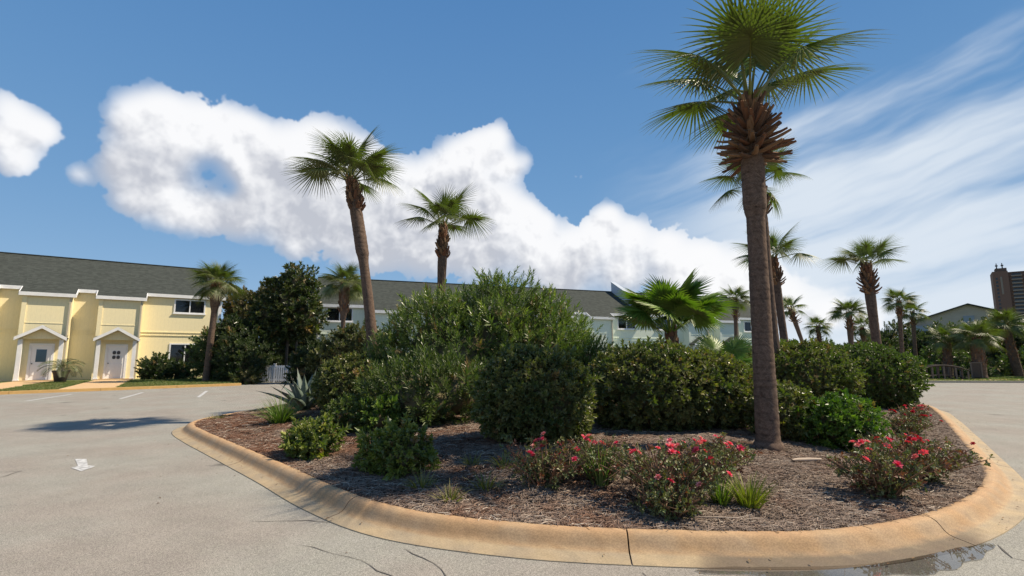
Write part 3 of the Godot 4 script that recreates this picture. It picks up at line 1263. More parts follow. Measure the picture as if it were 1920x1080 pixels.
	for k in runs2:
		if k[1] - k[0] > 0.05:
			b = MB.new()
			b.box(Vector3(k[0], roof_y.call(ro) - 0.20, ro + 0.002), Vector3(k[1], roof_y.call(ro) + 0.02, ro + 0.05))
			part("fascia", b.mesh(M.trim), o)
	for x in parapets:
		b = MB.new()
		var za := zov + 0.1
		b.slab(Vector3(x, roof_y.call(za) + 1.0, za), Vector3(x + 0.4, roof_y.call(za) + 1.0, za), Vector3(x + 0.4, roof_y.call(ridge_z) + 1.0, ridge_z), Vector3(x, roof_y.call(ridge_z) + 1.0, ridge_z), 1.3)
		part("fire_wall", b.mesh(M.parapet), o)
		b = MB.new()
		b.slab(Vector3(x - 0.06, roof_y.call(za) + 1.06, za + 0.06), Vector3(x + 0.46, roof_y.call(za) + 1.06, za + 0.06), Vector3(x + 0.46, roof_y.call(ridge_z) + 1.06, ridge_z), Vector3(x - 0.06, roof_y.call(ridge_z) + 1.06, ridge_z), 0.06)
		part("coping", b.mesh(M.parapet), o)

func plain_gable_house(at: Vector3, turn: float) -> void:
	var o := thing("gable_house", "taupe house with a low grey gable showing above palms and scrub", "house", at, turn)
	var hw := 5.6
	var ev := 5.75
	var ap := 7.75
	var b := MB.new()
	b.prism(PackedVector2Array([Vector2(-hw, 0), Vector2(hw, 0), Vector2(hw, ev), Vector2(0, ap), Vector2(-hw, ev)]), -12, 0)
	part("wall", b.mesh(M.taupe), o)
	for s in [-1.0, 1.0]:
		b = MB.new()
		var xe: float = s * (hw + 0.6)
		var ye := ev - 0.6 * (ap - ev) / hw + 0.12
		if s < 0:
			b.slab(Vector3(xe, ye, 0.5), Vector3(0, ap + 0.12, 0.5), Vector3(0, ap + 0.12, -12.5), Vector3(xe, ye, -12.5), 0.14)
		else:
			b.slab(Vector3(0, ap + 0.12, 0.5), Vector3(xe, ye, 0.5), Vector3(xe, ye, -12.5), Vector3(0, ap + 0.12, -12.5), 0.14)
		part("roof", b.mesh(M.shingle), o)
	b = MB.new()
	b.box(Vector3(-5.4, 0.3, 0.01), Vector3(-3.4, 5.3, 0.5))
	part("bay", b.mesh(M.slate_wall), o)
	b = MB.new()
	b.box(Vector3(-5.0, 3.4, 0.51), Vector3(-3.8, 4.7, 0.55))
	part("window", b.mesh(M.glass_dark), o)
	b = MB.new()
	b.box(Vector3(-0.5, 5.6, 0.01), Vector3(0.5, 6.4, 0.06))
	part("vent", b.mesh(M.slate_wall), o)

func far_tower(at: Vector3, turn: float) -> void:
	var o := thing("apartment_tower", "tall brown brick apartment tower with rows of balconies in the distance", "tower", at, turn)
	var b := MB.new()
	b.box(Vector3(0, 0, -22), Vector3(9, 68.5, 0))
	part("stair_tower", b.mesh(M.brick), o)
	b = MB.new()
	b.box(Vector3(2, 68.502, -10), Vector3(8.6, 71.0, -0.5))
	part("lift_house", b.mesh(M.brick_dark), o)
	for x in [3.2, 6.5]:
		b = MB.new()
		b.tube([Vector3(x, 71, -4), Vector3(x, 75.5, -4)], [0.45, 0.3], 6)
		b.box(Vector3(x - 0.8, 73.0, -4.3), Vector3(x + 0.8, 74.0, -3.7))
		part("antenna", b.mesh(M.dark_metal), o)
	b = MB.new()
	b.box(Vector3(9.002, 0, -20), Vector3(60, 66.5, -2))
	part("wall", b.mesh(M.brick), o)
	b = MB.new()
	b.box(Vector3(9.01, 66.502, -20.4), Vector3(60.4, 67.6, -1.6))
	part("parapet", b.mesh(M.brick_dark), o)
	var slab_m := MB.new()
	slab_m.box(Vector3(0, 0, 0), Vector3(6.2, 1.05, 1.9))
	var sm := slab_m.mesh(M.balcony)
	var win := MB.new()
	win.box(Vector3(0.4, 1.1, -0.2), Vector3(5.8, 2.5, 0.02))
	var wm := win.mesh(M.glass_dark)
	for f in range(8, 23):
		for k in 5:
			var tr := Transform3D(Basis.IDENTITY, Vector3(10.6 + k * 7.4, f * 2.9, -1.998))
			part("balcony", sm, o, tr)
			part("window", wm, o, tr)
	var slot := MB.new()
	slot.box(Vector3(1.6, 0, 0.002), Vector3(2.8, 1.6, 0.1))
	var slm := slot.mesh(M.glass_dark)
	for f in range(8, 22):
		part("window", slm, o, Transform3D(Basis.IDENTITY, Vector3(0, f * 2.9 + 1.0, 0)))
	b = MB.new()
	b.box(Vector3(4.2, 50, 0.002), Vector3(5.4, 64, 0.25))
	part("light_panel", b.mesh(M.balcony), o)

# ---------------------------------------------------------------- small built things
func white_fence(at: Vector3, turn: float) -> void:
	var o := thing("white_fence", "low white picket fence in the gap beside the magnolia's trunks", "fence", at, turn)
	for x in [-0.9, 0.0, 0.9]:
		var b := MB.new()
		b.box(Vector3(x - 0.06, 0, -0.06), Vector3(x + 0.06, 1.12, 0.06))
		b.box(Vector3(x - 0.08, 1.12, -0.08), Vector3(x + 0.08, 1.17, 0.08))
		part("post", b.mesh(M.trim), o)
	for y in [0.14, 0.92]:
		for x in [-0.838, 0.062]:
			var b := MB.new()
			b.box(Vector3(x, y, -0.03), Vector3(x + 0.776, y + 0.10, 0.03))
			part("rail", b.mesh(M.trim), o)
	for x in [-0.838, 0.062]:
		for i in 6:
			var b := MB.new()
			var p: float = x + 0.035 + i * 0.125
			b.box(Vector3(p, 0.06, 0.031), Vector3(p + 0.09, 1.06, 0.05))
			part("picket", b.mesh(M.trim), o)

func footbridge(at: Vector3, turn: float) -> void:
	var o := thing("footbridge", "small arched wooden footbridge with pale posts at the road's far end", "footbridge", at, turn)
	o.scale = Vector3(0.85, 0.72, 0.85)
	var n := 9
	for s in [-0.6, 0.6]:
		for i in n:
			var x := lerpf(-1.5, 1.5, float(i) / (n - 1))
			var y := 0.45 * (1.0 - x * x / 2.25)
			var b := MB.new()
			b.box(Vector3(x - 0.05, 0.0, s - 0.05), Vector3(x + 0.05, 0.75 + y, s + 0.05))
			part("post", b.mesh(M.pale_wood if i % 2 == 0 else M.dark_wood), o)
		var b2 := MB.new()
		var pts := []
		var rad := []
		for i in 13:
			var x := lerpf(-1.6, 1.6, i / 12.0)
			pts.append(Vector3(x, 0.82 + 0.45 * (1.0 - x * x / 2.56), s))
			rad.append(0.07)
		b2.tube(pts, rad, 6)
		part("rail", b2.mesh(M.dark_wood), o)
	for i in 14:
		var x := lerpf(-1.5, 1.5, i / 13.0)
		var b := MB.new()
		b.box(Vector3(x - 0.1, 0.1 + 0.25 * (1 - x * x / 2.25), -0.55), Vector3(x + 0.1, 0.15 + 0.25 * (1 - x * x / 2.25), 0.55))
		part("plank", b.mesh(M.dark_wood), o)

func notice_frame(at: Vector3, turn: float) -> void:
	var o := thing("trellis_panel", "narrow pale-framed trellis panel with dark infill standing between palm trunks", "trellis", at, turn)
	var b := MB.new()
	for x in [-0.28, 0.28]:
		var q := MB.new()
		q.box(Vector3(x - 0.035, 0, -0.035), Vector3(x + 0.035, 1.05, 0.035))
		part("post", q.mesh(M.pale_wood), o)
	b.box(Vector3(-0.32, 1.052, -0.04), Vector3(0.32, 1.12, 0.04))
	part("rail", b.mesh(M.pale_wood), o)
	b = MB.new()
	b.box(Vector3(-0.243, 0.1, -0.015), Vector3(0.243, 1.05, 0.015))
	part("infill", b.mesh(M.dark_wood), o)

# ---------------------------------------------------------------- ground, kerb, bed
func sheet(poly: Array, y: float, m: Material, tile := 1.0, tile2 := 1.0) -> ArrayMesh:
	var p := PackedVector2Array(poly)
	var t := Geometry2D.triangulate_polygon(p)
	var b := MB.new()
	for q in p:
		b.av(Vector3(q.x, y, q.y), q * tile)
		b.uv2.append(q * tile2)
	for i in range(0, t.size(), 3):
		var a := p[t[i]]
		var c := p[t[i + 1]]
		var d := p[t[i + 2]]
		if (c - a).cross(d - a) > 0:
			b.ti(t[i], t[i + 2], t[i + 1])
		else:
			b.ti(t[i], t[i + 1], t[i + 2])
	return b.mesh(m)

func ribbon(pts: Array, w: float, y: float, r: RandomNumberGenerator) -> ArrayMesh:
	var b := MB.new()
	var fine := []
	for i in pts.size() - 1:
		var a: Vector2 = pts[i]
		var c: Vector2 = pts[i + 1]
		var n := int(maxf(2, a.distance_to(c) / 0.12))
		for k in n:
			var nrm := (c - a).orthogonal().normalized()
			fine.append(a.lerp(c, float(k) / n) + nrm * r.randf_range(-0.025, 0.025))
	fine.append(pts[-1])
	var prev := -1
	for i in fine.size():
		var d: Vector2 = (fine[mini(i + 1, fine.size() - 1)] - fine[maxi(i - 1, 0)]).normalized().orthogonal()
		var ww := w * r.randf_range(0.4, 1.2) * (0.25 if i == 0 or i == fine.size() - 1 else 1.0)
		var p: Vector2 = fine[i]
		var i0 := b.av(Vector3(p.x + d.x * ww, y, p.y + d.y * ww))
		b.av(Vector3(p.x - d.x * ww, y, p.y - d.y * ww))
		if prev >= 0:
			b.ti(prev, prev + 1, i0 + 1)
			b.ti(prev, i0 + 1, i0)
		prev = i0
	return b.mesh(M.crack)

func low_kerb(called: String, pts: Array, w: float, h: float, m: Material) -> void:
	# a straight-run kerb cut into lengths of three metres
	var o := Node3D.new()
	o.name = numbered(called)
	o.set_meta("kind", "structure")
	add_child(o)
	for i in pts.size() - 1:
		var a: Vector2 = pts[i]
		var c: Vector2 = pts[i + 1]
		var n := maxi(1, roundi(a.distance_to(c) / 3.0))
		for k in n:
			var p := a.lerp(c, (k + 0.002) / n)
			var q := a.lerp(c, (k + 0.998) / n)
			var d := (q - p).normalized()
			var s := Vector2(-d.y, d.x) * w * 0.5
			var b := MB.new()
			var top := Vector3(0, h, 0)
			var v := [Vector3(p.x + s.x, 0, p.y + s.y), Vector3(p.x - s.x, 0, p.y - s.y), Vector3(q.x - s.x, 0, q.y - s.y), Vector3(q.x + s.x, 0, q.y + s.y)]
			b.slab(v[0] + top, v[3] + top, v[2] + top, v[1] + top, h + 0.1)
			part("kerb_stone", b.mesh(m), o)

var loop_len := PackedFloat32Array()

func loop_at(s: float) -> Array:       # point and outward normal at a distance along the island's edge
	var n := island.size()
	var total := loop_len[n]
	s = fposmod(s, total)
	var lo := 0
	var hi := n
	while hi - lo > 1:
		var mid := (lo + hi) / 2
		if loop_len[mid] <= s:
			lo = mid
		else:
			hi = mid
	var t := (s - loop_len[lo]) / maxf(1e-6, loop_len[lo + 1] - loop_len[lo])
	var p := island[lo].lerp(island[(lo + 1) % n], t)
	var ta := (island[(lo + 1) % n] - island[(lo + n - 1) % n]).normalized()
	var tb := (island[(lo + 2) % n] - island[lo]).normalized()
	var tg := ta.lerp(tb, t).normalized()
	return [p, Vector2(-tg.y, tg.x)]

func nearest_s(p: Vector2) -> float:
	var best := 1e9
	var at := 0.0
	for i in island.size():
		var d := island[i].distance_squared_to(p)
		if d < best:
			best = d
			at = loop_len[i]
	return at

func make_island() -> void:
	var pts := [Vector2(-7.15, -12.0), Vector2(-6.8, -11.15), Vector2(-5.85, -10.05), Vector2(-4.9, -9.05), Vector2(-3.9, -8.0), Vector2(-2.95, -7.0), Vector2(-1.92, -5.88), Vector2(-1.02, -5.12), Vector2(0, -4.72), Vector2(0.97, -4.55), Vector2(2.13, -4.48), Vector2(2.95, -4.60), Vector2(4.05, -5.08), Vector2(5.25, -5.95), Vector2(6.25, -7.0), Vector2(7.6, -8.8), Vector2(9.3, -11.1), Vector2(10.9, -13.3), Vector2(12.4, -15.6), Vector2(12.9, -18), Vector2(11.6, -20.6), Vector2(8, -22), Vector2(3, -22.3), Vector2(-2, -21.8), Vector2(-5.2, -20.2), Vector2(-6.7, -17.6), Vector2(-6.95, -15), Vector2(-7.15, -13)]
	island = smooth_loop(pts, 8)
	# run so that the outward normal is (-t.y, t.x)
	var n := island.size()
	var tg := island[1] - island[0]
	var out := island[0] + Vector2(-tg.y, tg.x).normalized() * 0.05
	if Geometry2D.is_point_in_polygon(out, island):
		island.reverse()
	loop_len.resize(n + 1)
	loop_len[0] = 0
	for i in n:
		loop_len[i + 1] = loop_len[i] + island[i].distance_to(island[(i + 1) % n])

const PROFILE := [[-0.010, -0.06, 0], [-0.010, 0.13, 0], [0.010, 0.152, 0], [0.052, 0.158, 0], [0.095, 0.152, 0], [0.133, 0.132, 1], [0.163, 0.10, 1], [0.189, 0.066, 1], [0.219, 0.042, 2], [0.258, 0.029, 3], [0.327, 0.018, 3], [0.391, 0.007, 3], [0.404, 0.004, 3], [0.404, -0.06, 3]]

func make_kerb() -> void:
	var o := Node3D.new()
	o.name = "island_kerb"
	o.set_meta("kind", "structure")
	add_child(o)
	var total := loop_len[island.size()]
	var cuts := []
	for p in [Vector2(0.97, -4.52), Vector2(3.75, -4.95), Vector2(6.9, -7.7), Vector2(-1.6, -5.5), Vector2(-3.9, -8.0), Vector2(-6.2, -10.3), Vector2(9.2, -11), Vector2(11.8, -14.5)]:
		cuts.append(nearest_s(p))
	cuts.sort()
	var all := []
	for i in cuts.size():
		var a: float = cuts[i]
		var e: float = cuts[(i + 1) % cuts.size()]
		if e <= a:
			e += total
		var n := maxi(1, roundi((e - a) / 3.0))
		for k in n:
			all.append([lerpf(a, e, float(k) / n), lerpf(a, e, float(k + 1) / n)])
	for seg in all:
		var b := MB.new()
		var s0: float = seg[0] + 0.006
		var s1: float = seg[1] - 0.006
		var n := int(ceil((s1 - s0) / 0.07))
		var np := PROFILE.size()
		for i in n + 1:
			var s := lerpf(s0, s1, float(i) / n)
			var L := loop_at(s)
			var p: Vector2 = L[0]
			var nr: Vector2 = L[1]
			var edge := 1.0 if i > 0 and i < n else 0.985
			for k in np:
				var pr: Array = PROFILE[k]
				var q := p + nr * float(pr[0])
				var y: float = pr[1] * edge + (0.004 * NZ.get_noise_2d(q.x * 3, q.y * 3) if k < 8 else 0.0)
				var nz := NZ.get_noise_2d(q.x * 2.2, q.y * 2.2)
				var nf := NZ.get_noise_2d(q.x * 11.0, q.y * 11.0)
				var top := Color(0.475, 0.285, 0.145).lerp(Color(0.49, 0.33, 0.185), clampf(0.5 + nz, 0, 1))
				var face := Color(0.44, 0.275, 0.14).lerp(Color(0.41, 0.285, 0.17), clampf(0.5 + nz * 1.4, 0, 1))
				var foot := Color(0.42, 0.27, 0.145).lerp(Color(0.45, 0.31, 0.175), clampf(0.5 + nf * 1.2, 0, 1))
				var pan := Color(0.45, 0.34, 0.205).lerp(Color(0.38, 0.30, 0.20), clampf(0.5 + nz * 1.6, 0, 1))
				var c: Color = [top, face, foot, pan][pr[2]]
				# wet where water stands in the gutter
				var wet := smoothstep(1.15, 1.6, q.x + 0.35 * nz) * (1.0 - smoothstep(3.9, 4.35, q.x + 0.3 * nz)) * smoothstep(0.195, 0.26, pr[0] + 0.05 * nf) * (1.0 if q.y > -5.6 else 0.0)
				c = c.lerp(Color(0.13, 0.095, 0.065), wet * 0.85)
				var g := 1.0 + 0.20 * nf
				b.col = Color(c.r * g, c.g * g, c.b * g)
				b.av(Vector3(q.x, y, q.y), Vector2(s, pr[0] * 1.4))
		for i in n:
			for k in np - 1:
				var a := i * np + k
				b.ti(a, a + 1, a + np + 1)
				b.ti(a, a + np + 1, a + np)
		for e in [0, n]:      # ends
			var poly := PackedVector2Array()
			for k in np:
				poly.append(Vector2(PROFILE[k][0], PROFILE[k][1]))
			var t := Geometry2D.triangulate_polygon(poly)
			for i in range(0, t.size(), 3):
				b.col = Color(0.2, 0.14, 0.09)
				b.tri(b.v[e * np + t[i]], b.v[e * np + t[i + 1]], b.v[e * np + t[i + 2]])
		part("kerb_length", b.mesh(M.kerb), o)

func make_puddle() -> void:
	var b := MB.new()
	var s0 := nearest_s(Vector2(1.35, -4.5))
	var s1 := nearest_s(Vector2(3.95, -5.0))
	var n := 60
	var prev := -1
	for i in n + 1:
		var f := float(i) / n
		var L := loop_at(lerpf(s0, s1, f))
		var p: Vector2 = L[0]
		var nr: Vector2 = L[1]
		var fat := pow(sin(PI * f), 0.5)
		var mid := 0.46
		var w1 := (0.13 + 0.04 * NZ.get_noise_2d(f * 7.0, 3.0)) * fat
		var w2 := (0.13 + 0.10 * NZ.get_noise_2d(f * 5.0, 9.0)) * fat
		var a := p + nr * (mid - w1)
		var c := p + nr * (mid + w2)
		var i0 := b.av(Vector3(a.x, 0.0105, a.y))
		b.av(Vector3(c.x, 0.0105, c.y))
		if prev >= 0:
			b.ti(prev, prev + 1, i0 + 1)
			b.ti(prev, i0 + 1, i0)
		prev = i0
	var o := structure("puddle_water", b.mesh(M.water))
	o.set_meta("label", "shallow puddle in the gutter")

func make_bed() -> void:
	var cell := 0.1
	var x0 := -7.9
	var z0 := -22.6
	var nx := 210
	var nzn := 184
	var b := MB.new()
	var at := {}
	var ds := PackedFloat32Array()
	ds.resize((nx + 1) * (nzn + 1))
	for j in nzn + 1:
		for i in nx + 1:
			var p := Vector2(x0 + i * cell, z0 + j * cell)
			ds[j * (nx + 1) + i] = edge_distance(p) if (p.y > -14.5 or (i % 2 == 0 and j % 2 == 0)) else (1.0 if Geometry2D.is_point_in_polygon(p, island) else -1.0)
	for j in nzn:
		for i in nx:
			var ok := true
			for k in [[0, 0], [1, 0], [1, 1], [0, 1]]:
				if ds[(j + k[1]) * (nx + 1) + i + k[0]] < -0.12:
					ok = false
			if not ok:
				continue
			var q := []
			for k in [[0, 0], [1, 0], [1, 1], [0, 1]]:
				var id: int = (j + k[1]) * (nx + 1) + i + k[0]
				if not at.has(id):
					var x: float = x0 + (i + k[0]) * cell
					var z: float = z0 + (j + k[1]) * cell
					var n1 := NZ.get_noise_2d(x * 0.8, z * 0.8)
					var n2 := NZ.get_noise_2d(x * 9.0, z * 9.0)
					var c := Color(0.165, 0.115, 0.088).lerp(Color(0.160, 0.090, 0.062), clampf(0.5 + 1.2 * n1 - 0.10 * (x + 1.0), 0, 1))
					var g := 1.0 + 0.35 * n2
					b.col = Color(c.r * g, c.g * g, c.b * g)
					at[id] = b.av(Vector3(x, bed_at(x, z, ds[id]) + 0.008 * n2, z), Vector2(x, z))
				q.append(at[id])
			b.ti(q[0], q[3], q[2])
			b.ti(q[0], q[2], q[1])
	structure("planting_bed", b.mesh(M.mulch))
	# loose pine straw over it
	var r := RandomNumberGenerator.new()
	r.seed = 12
	var s := MB.new()
	for k in 6:
		var a := r.randf() * TAU
		var d := Vector3(cos(a), 0, sin(a))
		var sd := Vector3(-d.z, 0, d.x)
		var p := Vector3(r.randf_range(-0.05, 0.05), r.randf_range(0.0, 0.02), r.randf_range(-0.05, 0.05)) - d * 0.06
		var bend := r.randf_range(-0.5, 0.5)
		var g := r.randf_range(0.6, 1.5)
		s.col = Color(g, g, g)
		var w := r.randf_range(0.0018, 0.0042)
		var prev := -1
		for t in 4:
			var i0 := s.av(p - sd * w)
			s.av(p + sd * w + Vector3(0, w, 0))
			if prev >= 0:
				s.ti(prev, prev + 1, i0 + 1)
				s.ti(prev, i0 + 1, i0)
			prev = i0
			p += d * 0.045 + Vector3(0, 0.006 if t == 0 else -0.006, 0)
			d = d.rotated(Vector3.UP, bend * 0.5)
			sd = Vector3(-d.z, 0, d.x)
	var sm := s.mesh(M.plain_v)
	var trs := []
	var cols := []
	while trs.size() < 70000:
		var z := -lerpf(4.3, 14.0, pow(r.randf(), 1.7))
		var x := r.randf_range(-7.5, 11.5)
		var p := Vector2(x, z)
		if not Geometry2D.is_point_in_polygon(p, island):
			continue
		var d := edge_distance(p)
		var y := bed_at(x, z, d)
		trs.append(Transform3D(Basis(Vector3.UP, r.randf() * TAU) * Basis(Vector3(1, 0, 0), r.randf_range(-0.18, 0.18)) * Basis.from_scale(Vector3.ONE * r.randf_range(0.4, 0.95)), Vector3(x, y + 0.012, z)))
		var n1 := NZ.get_noise_2d(x * 0.8, z * 0.8)
		var c := Color(0.255, 0.195, 0.155).lerp(Color(0.185, 0.100, 0.066), clampf(0.42 + 1.1 * n1 - 0.11 * (x + 1.0) + r.randf_range(-0.3, 0.3), 0, 1))
		if r.randf() < 0.10:
			c = Color(0.44, 0.37, 0.30)
		cols.append(c)
	var st := copies("pine_straw_mulch", sm, trs, cols, self)
	st.set_meta("label", "loose brown pine straw covering the planting bed")
	st.set_meta("category", "mulch")

func lawn_blades(called: String, label: String, poly: Array, y: float, n: int, seed_: int, avoid: Array) -> void:
	var r := RandomNumberGenerator.new()
	r.seed = seed_
	var p := PackedVector2Array(poly)
	var lo := p[0]
	var hi := p[0]
	for q in p:
		lo = lo.min(q)
		hi = hi.max(q)
	var trs := []
	var cols := []
	while trs.size() < n:
		var q := Vector2(r.randf_range(lo.x, hi.x), r.randf_range(lo.y, hi.y))
		if not Geometry2D.is_point_in_polygon(q, p):
			continue
		var bad := false
		for a in avoid:
			if Geometry2D.is_point_in_polygon(q, a):
				bad = true
		if bad:
			continue
		trs.append(Transform3D(Basis(Vector3.UP, r.randf() * TAU).scaled(Vector3.ONE * r.randf_range(0.6, 1.2)), Vector3(q.x, y, q.y)))
		var t := clampf(0.5 + NZ.get_noise_2d(q.x * 0.6, q.y * 0.6) + r.randf_range(-0.3, 0.3), 0, 1)
		cols.append(Color(0.10, 0.155, 0.03).lerp(Color(0.20, 0.185, 0.06), t))
	var o := copies(called, M.turf, trs, cols, self)
	o.set_meta("label", label)
	o.set_meta("category", "grass")

func make_materials() -> void:
	M.twig = mat(lin(0.12, 0.085, 0.06), 0.9)
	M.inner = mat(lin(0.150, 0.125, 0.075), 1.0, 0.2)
	var leafy := vmat(0.36, Color(0.70, 0.82, 0.30), 0.5)
	M.leaf = leafy
	M.sprig_clipped = sprig(9, 0.07, 0.062, 0.036, 1.15, leafy, 1)
	M.sprig_oleander = sprig(14, 0.22, 0.115, 0.024, 0.95, leafy, 2)
	M.sprig_bright = sprig(8, 0.08, 0.080, 0.044, 1.05, leafy, 3)
	M.sprig_wild = sprig(16, 0.34, 0.16, 0.075, 1.2, leafy, 4)
	M.sprig_magnolia = sprig(12, 0.30, 0.21, 0.10, 1.15, leafy, 5)
	M.sprig_rose = sprig(6, 0.05, 0.042, 0.026, 1.3, vmat(0.5, Color(0.66, 0.66, 0.3)), 6)
	M.frond = vmat(0.42, Color(0.66, 0.78, 0.32), 0.5)
	M.blade = vmat(0.55, Color(0.7, 0.85, 0.3))
	M.agave = vmat(0.55)
	M.sago = vmat(0.5)
	M.plain_v = vmat(0.9, Color.BLACK, 0.25)
	var petal := vmat(0.6, Color(0.85, 0.4, 0.42))
	M.rose_heads = []
	M.rose_deep = []
	for i in 4:
		M.rose_heads.append(rose_head([Color(0.80, 0.16, 0.22), Color(0.84, 0.30, 0.34), Color(0.74, 0.09, 0.18), Color(0.82, 0.40, 0.36)][i], petal, 60 + i))
		M.rose_deep.append(rose_head([Color(0.45, 0.02, 0.05), Color(0.55, 0.04, 0.07), Color(0.70, 0.10, 0.14), Color(0.35, 0.015, 0.04)][i], petal, 70 + i))
	# bark
	M.bark = tri_mat(noise_tex(0.02, 512, [[0.0, grey(0.30)], [1.0, grey(0.58)]]), 1.2, 0.95, Color(1.0, 0.92, 0.84))
	var pb := StandardMaterial3D.new()
	pb.vertex_color_use_as_albedo = true
	pb.roughness = 0.95
	pb.metallic_specular = 0.25
	pb.albedo_texture = palm_bark_tex()
	pb.heightmap_enabled = true
	pb.heightmap_texture = pb.albedo_texture
	pb.heightmap_scale = 0.5
	M.palm_bark = pb
	M.boot_a = mat(lin(0.165, 0.074, 0.038), 0.9)
	M.boot_b = mat(lin(0.215, 0.125, 0.068), 0.9)
	M.boot_c = mat(lin(0.105, 0.058, 0.036), 0.9)
	# ground
	var as_ := StandardMaterial3D.new()
	as_.roughness = 0.92
	as_.metallic_specular = 0.35
	as_.albedo_texture = asphalt_tex()
	as_.detail_enabled = true
	as_.detail_blend_mode = BaseMaterial3D.BLEND_MODE_MUL
	as_.detail_uv_layer = BaseMaterial3D.DETAIL_UV_2
	as_.detail_albedo = speckle_tex(1024, 0.60, 1.0, 4)
	M.asphalt = as_
	M.crack = mat(lin(0.075, 0.068, 0.06), 0.95)
	var kb := StandardMaterial3D.new()
	kb.vertex_color_use_as_albedo = true
	kb.roughness = 0.88
	kb.albedo_texture = speckle_tex(512, 0.82, 1.0, 9)
	kb.uv1_scale = Vector3(0.9, 1.2, 1)
	M.kerb = kb
	var mu := vmat(1.0, Color.BLACK, 0.2)
	mu.albedo_texture = noise_tex(0.05, 512, [[0.0, grey(0.55)], [1.0, grey(1.0)]], 5, FastNoiseLite.TYPE_SIMPLEX, 8)
	M.mulch = mu
	M.paint = tri_mat(noise_tex(0.03, 256, [[0.0, grey(0.58)], [0.40, grey(0.68)], [0.52, grey(0.80)], [1.0, grey(0.86)]], 6), 1.3, 0.8, grey(0.9))
	M.grass = tri_mat(noise_tex(0.02, 512, [[0.0, lin(0.07, 0.11, 0.025)], [1.0, lin(0.15, 0.15, 0.05)]], 5), 0.5, 1.0)
	M.scrub = tri_mat(noise_tex(0.02, 512, [[0.0, lin(0.07, 0.09, 0.03)], [1.0, lin(0.19, 0.17, 0.09)]], 5), 0.1, 1.0)
	M.path = tri_mat(noise_tex(0.03, 512, [[0.0, lin(0.46, 0.29, 0.14)], [1.0, lin(0.60, 0.42, 0.24)]], 5), 0.7, 0.9)
	M.orange_kerb = tri_mat(noise_tex(0.03, 256, [[0.0, lin(0.42, 0.25, 0.09)], [1.0, lin(0.58, 0.37, 0.14)]], 5), 0.9, 0.9)
	M.pale_kerb = tri_mat(noise_tex(0.03, 256, [[0.0, lin(0.36, 0.30, 0.22)], [1.0, lin(0.5, 0.43, 0.33)]], 5), 0.9, 0.9)
	var wa := StandardMaterial3D.new()
	wa.albedo_color = Color(0.24, 0.22, 0.2, 0.45)
	wa.transparency = BaseMaterial3D.TRANSPARENCY_ALPHA
	wa.roughness = 0.02
	wa.metallic_specular = 0.5
	M.water = wa
	var turf := MB.new()
	for k in 7:
		var a := k * 2.4
		var d := Vector3(cos(a) * 0.6, 1.0, sin(a) * 0.6).normalized()
		turf.leaf(Vector3(cos(a) * 0.03, -0.01, sin(a) * 0.03), d, Vector3(-sin(a), 0, cos(a)), 0.10, 0.016, 0.1)
	M.turf = turf.mesh(M.blade)
	# built things
	M.yellow = wall_mat(Color(0.88, 0.77, 0.48))
	M.green_wall = wall_mat(Color(0.74, 0.80, 0.68))
	M.trim = tri_mat(noise_tex(0.02, 256, [[0.0, grey(0.84)], [1.0, grey(0.92)]]), 0.4, 0.6)
	M.parapet = mat(lin(0.40, 0.45, 0.52), 0.7)
	M.door = mat(lin(0.80, 0.79, 0.78), 0.5)
	M.curtain = mat(lin(0.45, 0.45, 0.46), 0.9)
	M.shingle = shingle_mat()
	M.taupe = tri_mat(noise_tex(0.02, 256, [[0.0, lin(0.30, 0.285, 0.25)], [1.0, lin(0.36, 0.34, 0.30)]]), 0.3, 0.9)
	M.slate_wall = mat(lin(0.20, 0.25, 0.31), 0.8)
	M.brick = tri_mat(noise_tex(0.05, 256, [[0.0, lin(0.15, 0.088, 0.066)], [1.0, lin(0.20, 0.125, 0.095)]]), 0.2, 0.9)
	M.brick_dark = mat(lin(0.11, 0.075, 0.06), 0.9)
	M.balcony = mat(lin(0.24, 0.20, 0.165), 0.85)
	M.glass_dark = mat(lin(0.03, 0.035, 0.04), 0.08)
	M.door_glass = mat(lin(0.06, 0.11, 0.15), 0.06)
	var gl := StandardMaterial3D.new()
	gl.albedo_color = Color(0.12, 0.13, 0.14, 0.55)
	gl.transparency = BaseMaterial3D.TRANSPARENCY_ALPHA
	gl.roughness = 0.03
	M.glass = gl
	M.spout = mat(lin(0.45, 0.40, 0.30), 0.6)
	M.dark_metal = mat(lin(0.05, 0.05, 0.055), 0.5)
	M.grey_metal = mat(lin(0.4, 0.4, 0.42), 0.35)
	M.grey_metal.metallic = 0.8
	M.rubber = mat(lin(0.025, 0.025, 0.025), 0.9)
	M.car_white = mat(lin(0.78, 0.79, 0.80), 0.3)
	M.car_white.clearcoat_enabled = true
	M.car_white.clearcoat = 0.6
	M.red_lens = mat(lin(0.35, 0.02, 0.02), 0.2)
	M.pale_wood = mat(lin(0.13, 0.11, 0.09), 0.9)
	M.dark_wood = tri_mat(noise_tex(0.04, 256, [[0.0, lin(0.045, 0.035, 0.028)], [1.0, lin(0.09, 0.07, 0.055)]]), 1.0, 0.9)
	M.pot = mat(lin(0.045, 0.035, 0.032), 0.5)
	M.fallen = mat(lin(0.45, 0.36, 0.28), 0.9)

